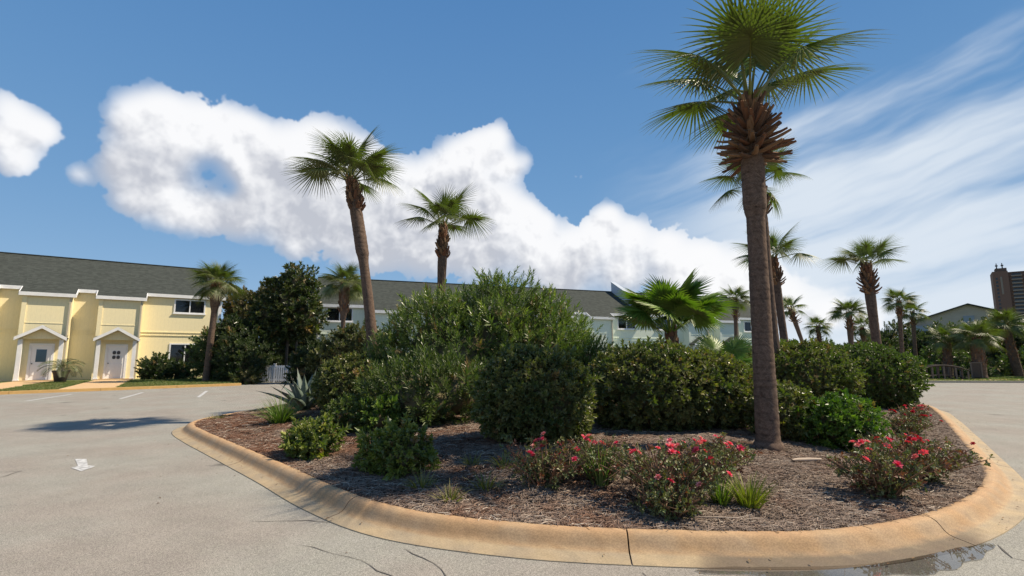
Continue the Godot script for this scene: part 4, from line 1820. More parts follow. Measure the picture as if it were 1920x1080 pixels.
func speckle_tex(n: int, lo: float, hi: float, seed_: int) -> ImageTexture:
	var r := RandomNumberGenerator.new()
	r.seed = seed_
	var a := PackedByteArray()
	a.resize(n * n)
	for i in n * n:
		var x := r.randf()
		x = x * x * (3.0 - 2.0 * x)
		a[i] = int(255.0 * clampf(lerpf(lo, hi, x), 0, 1))
	var im := Image.create_from_data(n, n, false, Image.FORMAT_L8, a)
	var coarse: Image = im.duplicate()
	coarse.resize(n / 4, n / 4, Image.INTERPOLATE_NEAREST)
	coarse.resize(n, n, Image.INTERPOLATE_CUBIC)
	var d := im.get_data()
	var e := coarse.get_data()
	for i in n * n:
		d[i] = (d[i] * 2 + e[i] * 3) / 5
	return ImageTexture.create_from_image(Image.create_from_data(n, n, false, Image.FORMAT_L8, d))

func asphalt_tex() -> ImageTexture:     # tone of the surface over 64 metres: wear, oil, older patches
	var n := 1024
	var im := Image.create(n, n, false, Image.FORMAT_RGB8)
	var w := FastNoiseLite.new()
	w.frequency = 0.35
	w.fractal_octaves = 6
	w.seed = 21
	for j in n:
		for i in n:
			var x := wrapf(64.0 * (i + 0.5) / n, -32.0, 32.0)
			var z := wrapf(64.0 * (j + 0.5) / n, -44.0, 20.0)
			var a := w.get_noise_2d(x, z)
			var c := w.get_noise_2d(x * 4.0 + 50, z * 4.0)
			var k := 1.0 + 0.15 * a + 0.12 * c
			var col := Color(0.425, 0.383, 0.335).lerp(Color(0.395, 0.380, 0.335), clampf(0.5 + a * 1.5, 0, 1))
			im.set_pixel(i, j, Color(col.r * k, col.g * k, col.b * k).linear_to_srgb())
	var r := RandomNumberGenerator.new()
	r.seed = 33
	for q in 90:        # oil drips and old spills
		var x := r.randf_range(-20, 20)
		var z := r.randf_range(-26, -2)
		var rad := r.randf_range(0.04, 0.16) * (2.0 if q % 9 == 0 else 1.0)
		var deep := r.randf_range(0.55, 0.85)
		var m := int(ceil(rad * n / 64.0)) + 1
		var ci := roundi(x / 64.0 * n)
		var cj := roundi(z / 64.0 * n)
		for dj in range(-m, m + 1):
			for di in range(-m, m + 1):
				var d := Vector2(di, dj).length() * 64.0 / n / rad + 0.5 * w.get_noise_2d(di * 9.0 + q * 50, dj * 9.0)
				if d < 1.0:
					var pi := posmod(ci + di, n)
					var pj := posmod(cj + dj, n)
					var o := im.get_pixel(pi, pj)
					var t := lerpf(deep, 1.0, clampf(d, 0, 1))
					im.set_pixel(pi, pj, Color(o.r * t, o.g * t, o.b * t))
	return ImageTexture.create_from_image(im)

func palm_bark_tex() -> ImageTexture:
	var w := 256
	var h := 512
	var im := Image.create(w, h, false, Image.FORMAT_RGB8)
	var n := FastNoiseLite.new()
	n.frequency = 1.0
	n.fractal_octaves = 4
	n.seed = 14
	for j in h:
		for i in w:
			var a := TAU * i / w
			var b := TAU * j / h
			var x := n.get_noise_3d(cos(a) * 1.3 + 3.0, sin(a) * 1.3 + cos(b) * 3.0, sin(b) * 3.0)
			var y := n.get_noise_3d(cos(a) * 9.0, sin(a) * 9.0 + cos(b) * 16.0, sin(b) * 16.0)
			var k := clampf(0.5 + x * 0.35 + y * 0.75, 0, 1)
			im.set_pixel(i, j, lin(0.075, 0.050, 0.038).lerp(lin(0.25, 0.175, 0.132), k))
	return ImageTexture.create_from_image(im)

func wall_mat(c: Color) -> StandardMaterial3D:       # sheet siding with fine grooves
	var n := 256
	var im := Image.create(n, n, false, Image.FORMAT_RGB8)
	var w := FastNoiseLite.new()
	w.frequency = 0.03
	w.seed = 4
	for j in n:
		for i in n:
			var k := 0.96 + 0.05 * w.get_noise_2d(i * 2.0, j * 0.4)
			if i % 64 < 2:
				k *= 0.86
			im.set_pixel(i, j, Color(c.r * k, c.g * k, c.b * k).linear_to_srgb())
	var m := mat(Color.WHITE, 0.75)
	m.albedo_texture = ImageTexture.create_from_image(im)
	m.uv1_triplanar = true
	m.uv1_scale = Vector3.ONE * 1.1
	return m

func shingle_mat() -> StandardMaterial3D:
	var n := 512
	var im := Image.create(n, n, false, Image.FORMAT_RGB8)
	var r := RandomNumberGenerator.new()
	r.seed = 19
	var tab := {}
	for j in n:
		var row := j / 16
		for i in n:
			var col := (i + (row % 2) * 13 + (row * 7) % 11) / 26
			var key := row * 100 + col
			if not tab.has(key):
				tab[key] = r.randf_range(0.80, 1.2)
			var k: float = tab[key] * r.randf_range(0.85, 1.12)
			if j % 16 < 2:
				k *= 0.72
			im.set_pixel(i, j, lin(0.050 * k, 0.056 * k, 0.050 * k))
	var m := mat(Color.WHITE, 0.95, 0.3)
	m.albedo_texture = ImageTexture.create_from_image(im)
	m.uv1_scale = Vector3(0.22, 0.22, 1)
	return m

# ---------------------------------------------------------------- the place
func _ready() -> void:
	var cam := Camera3D.new()
	cam.name = "camera"
	add_child(cam)
	cam.position = Vector3(0, 1.6, 0)
	cam.rotation = Vector3(atan(128.0 / 950.0), 0, 0)
	cam.fov = rad_to_deg(2.0 * atan(540.0 / 950.0))
	cam.near = 0.05
	cam.far = 4000.0
	cam.current = true
	var env := Environment.new()
	env.background_mode = Environment.BG_SKY
	var sky := Sky.new()
	var pan := PanoramaSkyMaterial.new()
	pan.panorama = sky_texture()
	sky.sky_material = pan
	env.sky = sky
	env.background_energy_multiplier = 0.74
	env.tonemap_mode = Environment.TONE_MAPPER_LINEAR
	env.tonemap_exposure = 1.40
	env.sdfgi_enabled = true
	env.ssao_enabled = true
	env.ssil_enabled = true
	var we := WorldEnvironment.new()
	we.name = "environment"
	we.environment = env
	add_child(we)
	var sun := DirectionalLight3D.new()
	sun.name = "sun"
	var az := deg_to_rad(82.0)
	var el := deg_to_rad(51.0)
	add_child(sun)
	sun.look_at_from_position(Vector3.ZERO, -Vector3(sin(az) * cos(el), sin(el), -cos(az) * cos(el)), Vector3.UP)
	sun.light_energy = 1.6
	sun.light_color = Color(1.0, 0.94, 0.84)
	sun.light_angular_distance = 0.53
	sun.shadow_enabled = true

	NZ.seed = 2
	NZ.frequency = 1.0
	NZ.fractal_octaves = 4
	R.seed = 5
	make_island()
	make_materials()
	make_fronds()
	print("materials")

	# ---- ground
	structure("ground", sheet([Vector2(-1500, -1500), Vector2(1500, -1500), Vector2(1500, 1500), Vector2(-1500, 1500)], -0.04, M.scrub))
	var road_poly := [Vector2(-70, 25), Vector2(-34.2, -9.0), Vector2(-21.4, -21.9), Vector2(-15.0, -28.45), Vector2(-16.2, -31), Vector2(-19.5, -40), Vector2(-12.5, -41), Vector2(-12.2, -33.4), Vector2(10, -35), Vector2(24.5, -31.4), Vector2(31, -31.2), Vector2(48, -28.0), Vector2(90, -22), Vector2(90, 25)]
	var road := structure("road", sheet(road_poly, 0.0, M.asphalt, 1.0 / 64.0, 1.0 / 1.35))
	for cr in [
		[[Vector2(0.97, -4.03), Vector2(1.0, -3.6), Vector2(0.9, -3.2)], 0.008],
		[[Vector2(-1.35, -5.05), Vector2(-2.0, -5.25), Vector2(-2.55, -5.2)], 0.006],
		[[Vector2(-0.9, -4.5), Vector2(-0.6, -4.2), Vector2(-0.3, -3.6), Vector2(-0.35, -3.0)], 0.005],
		[[Vector2(4.15, -4.6), Vector2(4.0, -4.3), Vector2(4.35, -3.9), Vector2(4.4, -3.4)], 0.008],
		[[Vector2(5.9, -5.95), Vector2(6.6, -6.0), Vector2(7.6, -6.3)], 0.008],
		[[Vector2(-1.8, -4.6), Vector2(-1.2, -4.25), Vector2(-0.8, -3.9)], 0.004],
		[[Vector2(-7.2, -7.3), Vector2(-6.9, -7.4), Vector2(-6.8, -7.0)], 0.007],
		[[Vector2(4.7, -4.8), Vector2(5.4, -4.5), Vector2(6.2, -4.55)], 0.006]]:
		part("crack", ribbon(cr[0], cr[1], 0.004, R), road)
	# painted marks
	var arrow := structure("arrow_marking", sheet([Vector2(-6.85, -8.23), Vector2(-6.67, -8.23), Vector2(-6.26, -7.76), Vector2(-6.12, -7.73), Vector2(-6.06, -7.55), Vector2(-6.04, -7.38), Vector2(-6.36, -7.59), Vector2(-6.38, -7.73)], 0.005, M.paint))
	arrow.set_meta("label", "white arrow painted on the asphalt")
	for st in [[Vector2(-17.49, -18.64), Vector2(-18.75, -22.0)], [Vector2(-14.83, -19.56), Vector2(-16.43, -22.97)], [Vector2(-12.33, -20.31), Vector2(-14.21, -24.02)], [Vector2(-20.3, -17.2), Vector2(-21.6, -20.2)]]:
		var d: Vector2 = (st[1] - st[0]).normalized().orthogonal() * 0.06
		structure("parking_stripe", sheet([st[0] + d, st[1] + d, st[1] - d, st[0] - d], 0.005, M.paint))
	# lawns, walks and kerbs along the car park
	var lawn := [Vector2(-34.2, -9.15), Vector2(-15.05, -28.6), Vector2(-16.4, -31.2), Vector2(-19.5, -40), Vector2(-48, -26)]
	structure("lawn", sheet(lawn, 0.10, M.grass))
	var walks := [[Vector2(-20.4, -23.1), Vector2(-18.9, -24.6), Vector2(-24.7, -33.4), Vector2(-26.2, -32.3)], [Vector2(-23.7, -19.8), Vector2(-22.0, -21.5), Vector2(-27.9, -31.2), Vector2(-29.4, -30.2)]]
	for wk in walks:
		structure("front_walk", sheet(wk, 0.118, M.path))
	low_kerb("parking_kerb", [Vector2(-34.2, -9.05), Vector2(-21.4, -21.95), Vector2(-15.0, -28.5)], 0.18, 0.13, M.orange_kerb)
	var verge := [Vector2(24.3, -31.75), Vector2(31, -31.5), Vector2(48, -28.3), Vector2(75, -24.6), Vector2(80, -60), Vector2(20, -60)]
	structure("lawn", sheet(verge, 0.08, M.grass))
	low_kerb("verge_kerb", [Vector2(24.3, -31.6), Vector2(31, -31.35), Vector2(48, -28.15), Vector2(75, -24.45)], 0.18, 0.11, M.pale_kerb)
	structure("front_walk", sheet([Vector2(24.6, -33.6), Vector2(48, -31.0), Vector2(48, -32.2), Vector2(24.6, -35.0)], 0.09, M.path))
	var wp := []
	for wk in walks:
		wp.append(PackedVector2Array(wk))
	lawn_blades("lawn_grass", "short grass of the lawn in front of the yellow houses", [Vector2(-30, -13.6), Vector2(-15.2, -28.7), Vector2(-16.3, -31.2), Vector2(-18, -36), Vector2(-33, -26)], 0.10, 9000, 3, wp)
	lawn_blades("verge_grass", "short grass of the verge beyond the road under the palms", [Vector2(25, -31.8), Vector2(31, -31.6), Vector2(46, -28.8), Vector2(46, -38), Vector2(25, -38)], 0.08, 6000, 4, [])

	# ---- island
	make_kerb()
	make_bed()
	make_puddle()
	print("island")

	# ---- buildings
	var yh := thing("yellow_townhouses", "row of pale yellow two-storey townhouses with white gabled porches and grey shingle roof", "townhouses", Vector3(-26.4, 0, -32.5), deg_to_rad(35.0))
	row_house(yh, -22.0, 6.8, 6.0, [[-19.0, -16.7], [-14.4, -12.1], [-7.5, -5.2], [-3.85, -1.55, false], [-0.2, 2.1, true]], [[3.97, 5.71, 4.72, 5.56, true], [3.9, 5.6, 1.15, 2.42, false], [-11.6, -9.8, 4.72, 5.56, true], [-11.6, -9.8, 1.15, 2.42, false]], M.yellow, [])
	var gh := thing("green_townhouses", "long row of pale green two-storey townhouses with a stepped fire wall on its roof", "townhouses", Vector3(-12.5, 0, -37.0), deg_to_rad(20.0))
	var gb := []
	for k in 5:
		gb.append([2.14 + k * 3.75, 4.4 + k * 3.75, k % 2 == 0])
	gb.append([21.0, 23.1])
	gb.append([31.4, 33.7, true])
	gb.append([35.1, 37.4, false])
	row_house(gh, -1.6, 43.0, 5.55, gb, [[-0.95, 0.80, 4.28, 5.2, false], [-0.95, 0.80, 1.0, 2.2, false], [24.2, 26.0, 4.15, 5.05, true], [24.2, 26.0, 1.0, 2.2, false], [28.4, 30.2, 4.15, 5.05, true], [39.0, 40.8, 4.15, 5.05, true]], M.green_wall, [26.7])
	plain_gable_house(Vector3(54.6, 0, -60.5), deg_to_rad(-36))
	far_tower(Vector3(384, 0, -400), deg_to_rad(-40))
	white_fence(Vector3(-14.75, -0.02, -31.9), deg_to_rad(14))
	footbridge(Vector3(28.9, 0.08, -34.6), deg_to_rad(-20))
	notice_frame(Vector3(31.6, 0.08, -34.9), deg_to_rad(-20))
	sago_pot(Vector3(-26.0, 0.10, -29.6))
	print("buildings")

	# ---- palms in the island
	var big := [[0.0, 0.215], [0.03, 0.160], [0.38, 0.138], [0.60, 0.130], [0.645, 0.130], [0.69, 0.168], [0.83, 0.165], [1.0, 0.11]]
	var g0 := Vector3(3.63, bed(3.63, -7.41), -7.41)
	palm("tall sabal palm with a bristling collar of dry leaf stubs rising from the rose bed", "", g0, Vector3(3.68, 5.48, -7.41), big, {"n": 150, "from": 0.825, "len": 0.50, "low": -0.22, "high": 1.3, "top": 0.42, "foot": 0.2, "thick": 0.8, "bend": 1.5}, {"n": 16, "low": 22.0, "size": 1.04, "pow": 0.8, "rows": 44.0}, 3)
	var slim := [[0.0, 0.19], [0.04, 0.165], [0.45, 0.132], [0.62, 0.125], [0.68, 0.17], [0.9, 0.165], [1.0, 0.12]]
	palm("tall sabal palm leaning behind the agave, trunk swollen below its reddish leaf stubs", "", Vector3(-3.45, bed(-3.45, -13.2), -13.2), Vector3(-4.36, 6.28, -13.2), slim, {"n": 70, "from": 0.865, "len": 0.24, "low": 0.7, "high": 1.25, "top": 0.8}, {"n": 22, "low": 14.0, "size": 0.88, "rows": 30.0}, 8, Vector3(0.10, 0, 0))
	var thin := [[0.0, 0.175], [0.05, 0.145], [0.6, 0.125], [0.8, 0.145], [1.0, 0.12]]
	palm("sabal palm with a dark stub collar rising behind the oleander's crest", "", Vector3(-2.24, bed(-2.24, -15.5), -15.5), Vector3(-2.15, 5.62, -15.5), thin, {"n": 54, "from": 0.81, "len": 0.22, "low": 0.7, "high": 1.2, "top": 0.8}, {"n": 14, "low": 10.0, "size": 0.84}, 14)
	palm("sabal palm hidden behind the tall stubbed palm's trunk, its crown lower", "", Vector3(6.30, bed(6.3, -12.2), -12.2), Vector3(6.15, 5.85, -12.2), thin, {"n": 44, "from": 0.86, "len": 0.22, "low": 0.5, "high": 1.2}, {"n": 13, "low": -8.0, "size": 0.72}, 21)
	palm("sabal palm with a brown ball of leaf stubs above the clipped hedges", "", Vector3(9.75, bed(9.75, -18.0), -18.0), Vector3(9.43, 5.05, -18.0), thin, {"n": 50, "from": 0.80, "len": 0.26, "low": 0.35, "high": 1.2}, {"n": 12, "low": 10.0, "size": 0.80}, 33)
	palm("sabal palm with the widest ball of reddish stubs, behind the dark end hedge", "", Vector3(13.6, 0.0, -18.9), Vector3(13.42, 4.95, -18.9), [[0.0, 0.21], [0.05, 0.18], [0.5, 0.15], [0.85, 0.18], [1.0, 0.12]], {"n": 70, "from": 0.79, "len": 0.34, "low": 0.2, "high": 1.2, "foot": 0.2}, {"n": 11, "low": 20.0, "size": 0.82, "pow": 0.85}, 41)
	# ---- palms farther off
	palm("sabal palm with a fat brown stub collar beside the yellow house's upper window", "", Vector3(-18.45, 0.10, -31), Vector3(-18.2, 6.05, -31), [[0, 0.22], [0.06, 0.19], [0.70, 0.17], [0.80, 0.28], [0.9, 0.36], [1.0, 0.22]], {"n": 60, "from": 0.82, "len": 0.34, "low": 0.6, "high": 1.3}, {"n": 30, "low": -28.0, "size": 0.95}, 52)
	palm("sabal palm with a long reddish stub sleeve before the green house's end window", "", Vector3(-10.3, 0.0, -31), Vector3(-10.35, 6.0, -31), [[0, 0.16], [0.06, 0.14], [0.62, 0.13], [0.75, 0.26], [0.92, 0.32], [1.0, 0.2]], {"n": 70, "from": 0.70, "len": 0.32, "low": 0.9, "high": 1.3}, {"n": 28, "low": -28.0, "size": 0.90}, 60)
	palm("small sabal palm before the far end of the green townhouses", "", Vector3(16.6, 0.0, -38), Vector3(16.85, 5.8, -38), thin, {"n": 40, "from": 0.74, "len": 0.32, "low": 0.7, "high": 1.2}, {"n": 24, "low": -26.0, "size": 0.80}, 66)
	palm("slender sabal palm with a sharply leaning trunk beyond the hedges", "", Vector3(20.1, 0.0, -34), Vector3(18.75, 4.75, -34), [[0, 0.15], [0.5, 0.12], [0.85, 0.15], [1.0, 0.12]], {"n": 40, "from": 0.80, "len": 0.34, "low": 0.3, "high": 1.2}, {"n": 18, "low": -20.0, "size": 0.66}, 71)
	palm("short sabal palm with a flat umbrella crown beyond the hedges", "", Vector3(23.9, 0.0, -36), Vector3(24.0, 4.6, -36), [[0, 0.2], [0.5, 0.17], [0.8, 0.2], [1.0, 0.15]], {"n": 40, "from": 0.72, "len": 0.34, "low": 0.6, "high": 1.2}, {"n": 26, "low": -10.0, "size": 0.78}, 75)
	palm("sabal palm with a narrow stub collar next to the wide-balled palm", "", Vector3(27.4, 0.0, -36), Vector3(27.65, 5.45, -36), thin, {"n": 40, "from": 0.8, "len": 0.28, "low": 0.6, "high": 1.2}, {"n": 24, "low": -20.0, "size": 0.70}, 80)
	palm("low two-headed looking sabal palm with its crown resting on scrub", "", Vector3(23.4, 0.0, -38.5), Vector3(23.2, 3.8, -38.5), thin, {"n": 30, "from": 0.7, "len": 0.3, "low": 0.5, "high": 1.2}, {"n": 20, "low": -40.0, "size": 0.62}, 84)
	palm("sabal palm with a ragged crown beside the taupe house's eave", "", Vector3(31.5, 0.0, -40), Vector3(31.7, 5.0, -40), thin, {"n": 30, "from": 0.8, "len": 0.3, "low": 0.5, "high": 1.2}, {"n": 20, "low": -35.0, "size": 0.68}, 88)
	palm("drooping sabal palm behind the wide-balled palm's trunk", "", Vector3(26.4, 0.0, -38), Vector3(26.2, 3.7, -38), thin, {"n": 30, "from": 0.8, "len": 0.3, "low": 0.5, "high": 1.2}, {"n": 20, "low": -45.0, "size": 0.62}, 90)
	var stout := [[0, 0.42], [0.1, 0.36], [0.8, 0.38], [1.0, 0.25]]
	palm("stout dark-trunked sabal palm with a stub-clad trunk on the verge", "", Vector3(32.2, 0.08, -35.3), Vector3(32.2, 2.85, -35.3), stout, {"n": 80, "from": 0.25, "len": 0.26, "low": 0.9, "high": 1.2}, {"n": 30, "low": -25.0, "size": 0.90}, 94)
	palm("short sabal palm by the footbridge with a brown trunk", "", Vector3(31.4, 0.08, -37), Vector3(31.6, 2.75, -37), [[0, 0.3], [0.8, 0.26], [1, 0.2]], {"n": 50, "from": 0.3, "len": 0.26, "low": 0.9, "high": 1.2}, {"n": 26, "low": -30.0, "size": 0.80}, 97)
	palm("sabal palm with a slanting dark trunk under the brown tower", "", Vector3(38.0, 0.08, -38.5), Vector3(37.4, 3.9, -38.5), [[0, 0.3], [0.8, 0.28], [1, 0.2]], {"n": 60, "from": 0.3, "len": 0.26, "low": 0.9, "high": 1.2}, {"n": 30, "low": -25.0, "size": 0.95}, 101)
	palm("sabal palm with broad low fronds at the edge of the verge", "", Vector3(38.8, 0.08, -36.4), Vector3(38.7, 2.9, -36.4), [[0, 0.3], [0.8, 0.28], [1, 0.2]], {"n": 50, "from": 0.3, "len": 0.26, "low": 0.9, "high": 1.2}, {"n": 28, "low": -30.0, "size": 0.95}, 104)
	# young fan palm
	palm("young fan palm with broad bright green leaves behind the clipped hedge", "", Vector3(3.55, bed(3.55, -11.2), -11.2), Vector3(3.50, 2.1, -11.2), [[0, 0.16], [0.6, 0.14], [1.0, 0.10]], {"n": 30, "from": 0.5, "len": 0.22, "low": 0.8, "high": 1.3}, {"n": 22, "low": 24.0, "size": 0.78, "fan": true, "pow": 0.95}, 111)
	palm("low young fan palm with a few arching bright leaves beside the taller one", "", Vector3(4.55, bed(4.55, -11.0), -11.0), Vector3(4.50, 1.15, -11.0), [[0, 0.10], [1.0, 0.07]], {"n": 10, "from": 0.5, "len": 0.15, "low": 0.8, "high": 1.3}, {"n": 9, "low": 8.0, "size": 0.55, "fan": true}, 117)
	print("palms")

	# ---- shrubs of the island
	var dk := Color(0.105, 0.132, 0.050)
	var ol := Color(0.225, 0.215, 0.090)
	var md := Color(0.125, 0.165, 0.052)
	var br := Color(0.150, 0.230, 0.045)
	var yl := Color(0.220, 0.240, 0.060)
	shrub("clipped_shrub", "small round yellow-green shrub on bare mulch near the kerb's point", "", -2.92, -7.72, [[0.05, 0.21, 0.05, 0.31, 0.28, 0.29], [-0.18, 0.18, -0.2, 0.25, 0.25, 0.25]], "clipped", 1, md, yl)
	shrub("clipped_shrub", "low two-lobed round green shrub on mulch beside the kerb's bend", "", -1.45, -6.55, [[0.12, 0.22, 0.05, 0.32, 0.30, 0.30], [-0.26, 0.18, -0.15, 0.26, 0.25, 0.25]], "clipped", 2, md, yl)
	shrub("clipped_shrub", "clipped dark hedge shrub with an olive top beside the agave", "", -3.6, -11.5, [[0, 0.55, 0, 0.72, 0.66, 0.66]], "clipped", 3, dk, ol)
	shrub("low_shrub", "low dark shrub in the shade under the oleander's foot", "", -2.95, -9.5, [[0, 0.22, 0, 0.46, 0.34, 0.4]], "clipped", 4, dk, md)
	shrub("low_shrub", "small leafy green shrub before the loose oleander lobe", "", -2.35, -9.3, [[0, 0.22, 0, 0.36, 0.32, 0.34]], "bright", 5, md, br)
	shrub("oleander", "loose mid-height oleander with drooping leaves left unclipped before the tall one", "", -1.6, -10.0, [[-0.45, 0.5, 0, 0.75, 0.58, 0.65], [0.45, 0.52, 0.1, 0.75, 0.58, 0.6], [0.0, 0.4, 0.45, 0.8, 0.48, 0.45]], "oleander", 6, dk, md)
	shrub("clipped_shrub", "large clipped round shrub with an olive crown in front of the oleander", "", 0.33, -7.85, [[-0.12, 0.60, 0, 0.70, 0.72, 0.66], [0.16, 0.55, 0.05, 0.68, 0.70, 0.64]], "clipped", 7, dk, ol, -99.0, 1.15)
	shrub("oleander", "huge billowing oleander, tallest shrub in the planted island", "", -0.45, -12.5, [[0.15, 1.50, 0, 1.25, 1.55, 1.1], [-1.45, 1.28, 0.1, 1.0, 1.35, 0.95], [1.25, 1.25, 0, 1.05, 1.30, 0.95], [-0.6, 1.0, 0.7, 1.3, 1.1, 0.7], [0.8, 0.95, 0.7, 1.1, 1.0, 0.7], [2.1, 0.8, 0.35, 0.75, 0.85, 0.7], [-2.3, 0.85, 0.2, 0.7, 0.9, 0.65]], "oleander", 8, Color(0.119, 0.168, 0.053), Color(0.224, 0.273, 0.087))
	shrub("clipped_shrub", "wide clipped hedge with glossy leaves beneath the young fan palm", "", 2.75, -9.15, [[-0.25, 0.64, 0.05, 1.20, 0.78, 0.84], [0.62, 0.56, 0, 0.90, 0.68, 0.76]], "clipped", 9, dk, ol, -99.0, 1.1)
	shrub("clipped_shrub", "broad olive clipped hedge behind the tall stubbed palm", "", 6.6, -12.4, [[0.30, 0.68, 0, 1.30, 0.86, 0.95]], "clipped", 10, md, ol)
	shrub("clipped_shrub", "knee-high rounded clipped shrub at the foot of the tall stubbed palm", "", 4.30, -8.25, [[0, 0.36, 0, 0.46, 0.46, 0.42]], "clipped", 11, dk, ol)
	shrub("leafy_shrub", "fresh green rounded shrub between the roses and the hedges", "", 4.95, -7.85, [[0.0, 0.30, 0, 0.56, 0.40, 0.46]], "clipped", 12, Color(0.091, 0.161, 0.036), br)
	shrub("clipped_shrub", "dark clipped end hedge curving down to the road kerb", "", 9.9, -14.5, [[-0.05, 0.72, 0, 1.55, 0.92, 1.0]], "clipped", 13, dk, md)
	shrub("clipped_shrub", "clipped hedge filling the gap between the wide hedge and the olive hedge", "", 5.15, -12.0, [[0, 0.66, 0, 0.85, 0.76, 0.7]], "clipped", 14, dk, ol)
	print("shrubs")
	agave(-5.0, -12.5, "large grey-green agave with folded leaves at the island's tip")
	grass_tuft("grass_clump", "lush green arching grass clump in front of the agave", "", -4.85, -10.9, 300, 0.66, 0.5, 0.9, Color(0.10, 0.17, 0.035), Color(0.20, 0.24, 0.07), 1)
	grass_tuft("grass_tuft", "yellow-green upright grass tuft at the edge of the roses", "", 2.28, -5.12, 150, 0.36, 0.26, 0.6, Color(0.17, 0.20, 0.03), Color(0.28, 0.26, 0.05), 2)
	grass_tuft("grass_tuft", "fresh green grass tuft against the widest rose bush", "", 2.05, -5.2, 110, 0.34, 0.22, 0.6, Color(0.13, 0.20, 0.03), Color(0.22, 0.25, 0.05), 3)
	grass_tuft("grass_tuft", "tall thin green grass blades among the first roses", "", 0.95, -5.7, 60, 0.55, 0.2, 0.4, Color(0.11, 0.17, 0.05), Color(0.22, 0.25, 0.09), 4)
	var tuft_at := [Vector2(-0.63, -5.4), Vector2(-0.27, -5.7), Vector2(-1.0, -5.85), Vector2(-0.5, -6.6), Vector2(-0.1, -6.45), Vector2(2.6, -6.6), Vector2(3.0, -6.9)]
	var tuft_say := ["small dry grass tuft close to the kerb before the round shrubs", "small green grass tuft between the kerb and the large clipped shrub", "small grass tuft touching the two-lobed shrub", "sparse grass tuft in the shade behind the kerb tufts", "brownish grass tuft at the large clipped shrub's foot", "pale dry tuft behind the rose bushes", "pale dry tuft beside the tall stubbed palm's foot"]
	for i in tuft_at.size():
		grass_tuft("grass_tuft", tuft_say[i], "small tufts in the mulch", tuft_at[i].x, tuft_at[i].y, 60, 0.22 + 0.03 * (i % 3), 0.24, 1.0, Color(0.13, 0.15, 0.04), Color(0.34, 0.27, 0.09), 20 + i)
	rose_bush(0.35, -5.75, 0.55, 0.85, 50, 14, "thin rose bush with bright pink-red blooms before the large clipped shrub", "", 1)
	rose_bush(0.95, -5.95, 0.52, 0.85, 46, 9, "rose bush mixed with tall grass blades, few blooms", "", 2)
	rose_bush(1.55, -5.25, 0.68, 1.0, 80, 22, "dense twiggy rose bush with coral blooms along its crest", "", 3)
	rose_bush(2.25, -6.0, 0.5, 1.0, 50, 14, "low spreading rose bush behind the yellow-green grass tuft", "", 4)
	rose_bush(1.45, -4.88, 0.36, 0.6, 36, 3, "small nearly bloomless rose bush hanging towards the kerb", "", 5)
	rose_bush(3.85, -5.5, 0.62, 0.75, 54, 11, "reddish-leaved rose bush beside the bare mulch", "", 6)
	rose_bush(4.75, -6.2, 0.60, 1.0, 60, 14, "sprawling rose bush with an overhanging cane at the curved kerb", "", 7, true)
	rose_bush(5.15, -6.9, 0.55, 0.7, 30, 9, "orange-tinged rose bush beneath the fresh green shrub", "", 8)
	rose_bush(7.3, -9.6, 0.5, 0.8, 34, 14, "dark red rose bush in front of the dark end hedge", "", 9, true)
	rose_bush(8.6, -11.1, 0.5, 0.6, 26, 10, "rose bush at the end hedge with blooms leaning over the road kerb", "", 10)
	grass_tuft("grass_clump", "patch of bright grass behind the dark red roses", "", 7.9, -10.4, 160, 0.30, 0.8, 0.9, Color(0.12, 0.19, 0.03), Color(0.20, 0.24, 0.05), 41)
	grass_tuft("grass_clump", "short grass creeping over the kerb at the island's tip", "", -6.9, -12.3, 120, 0.16, 0.7, 1.0, Color(0.10, 0.14, 0.04), Color(0.20, 0.19, 0.07), 42)
	var stick := thing("fallen_leaf_base", "pale curved dead palm leaf base lying on the mulch", "debris", Vector3(3.75, bed(3.75, -6.7) + 0.03, -6.7), 0.3)
	var sb := MB.new()
	sb.tube([Vector3(-0.22, 0.03, 0), Vector3(-0.1, 0.02, -0.03), Vector3(0.05, 0.015, -0.02), Vector3(0.22, 0.02, 0.03)], [0.012, 0.022, 0.026, 0.014], 6)
	part("stalk", sb.mesh(M.fallen), stick)
	var stick2 := thing("fallen_twig", "thin pale twig lying before the dense rose bush", "debris", Vector3(1.9, bed(1.9, -4.78) + 0.025, -4.78), -0.15)
	sb = MB.new()
	sb.tube([Vector3(-0.25, 0.0, 0), Vector3(-0.05, 0.012, 0.02), Vector3(0.12, 0.008, 0), Vector3(0.25, 0.03, -0.04)], [0.005, 0.006, 0.005, 0.003], 5)
	part("stalk", sb.mesh(M.fallen), stick2)
	var litter := MB.new()
	litter.leaf(Vector3(-0.02, 0.004, 0), Vector3(1, 0, 0), Vector3(0, 0, 1), 0.045, 0.02, 0.2)
	var lm := litter.mesh(M.plain_v)
	var ltr := []
	var lco := []
	while ltr.size() < 260:
		var s := R.randf_range(0, loop_len[island.size()])
		var L := loop_at(s)
		var p: Vector2 = L[0] + L[1] * (0.28 + 1.9 * pow(R.randf(), 3.0))
		if p.y < -16.0:
			continue
		var out: float = (p - L[0]).length()
		ltr.append(Transform3D(Basis(Vector3.UP, R.randf() * TAU).scaled(Vector3.ONE * R.randf_range(0.3, 1.0)), Vector3(p.x, (0.034 if out < 0.36 else 0.020) if out < 0.47 else 0.002, p.y)))
		lco.append(Color(0.10, 0.055, 0.03).lerp(Color(0.25, 0.17, 0.09), R.randf()))
	var lit := copies("leaf_litter", lm, ltr, lco, self)
	lit.set_meta("label", "scattered bits of dead leaf along the kerb and gutter")
	lit.set_meta("category", "litter")
	print("small plants")

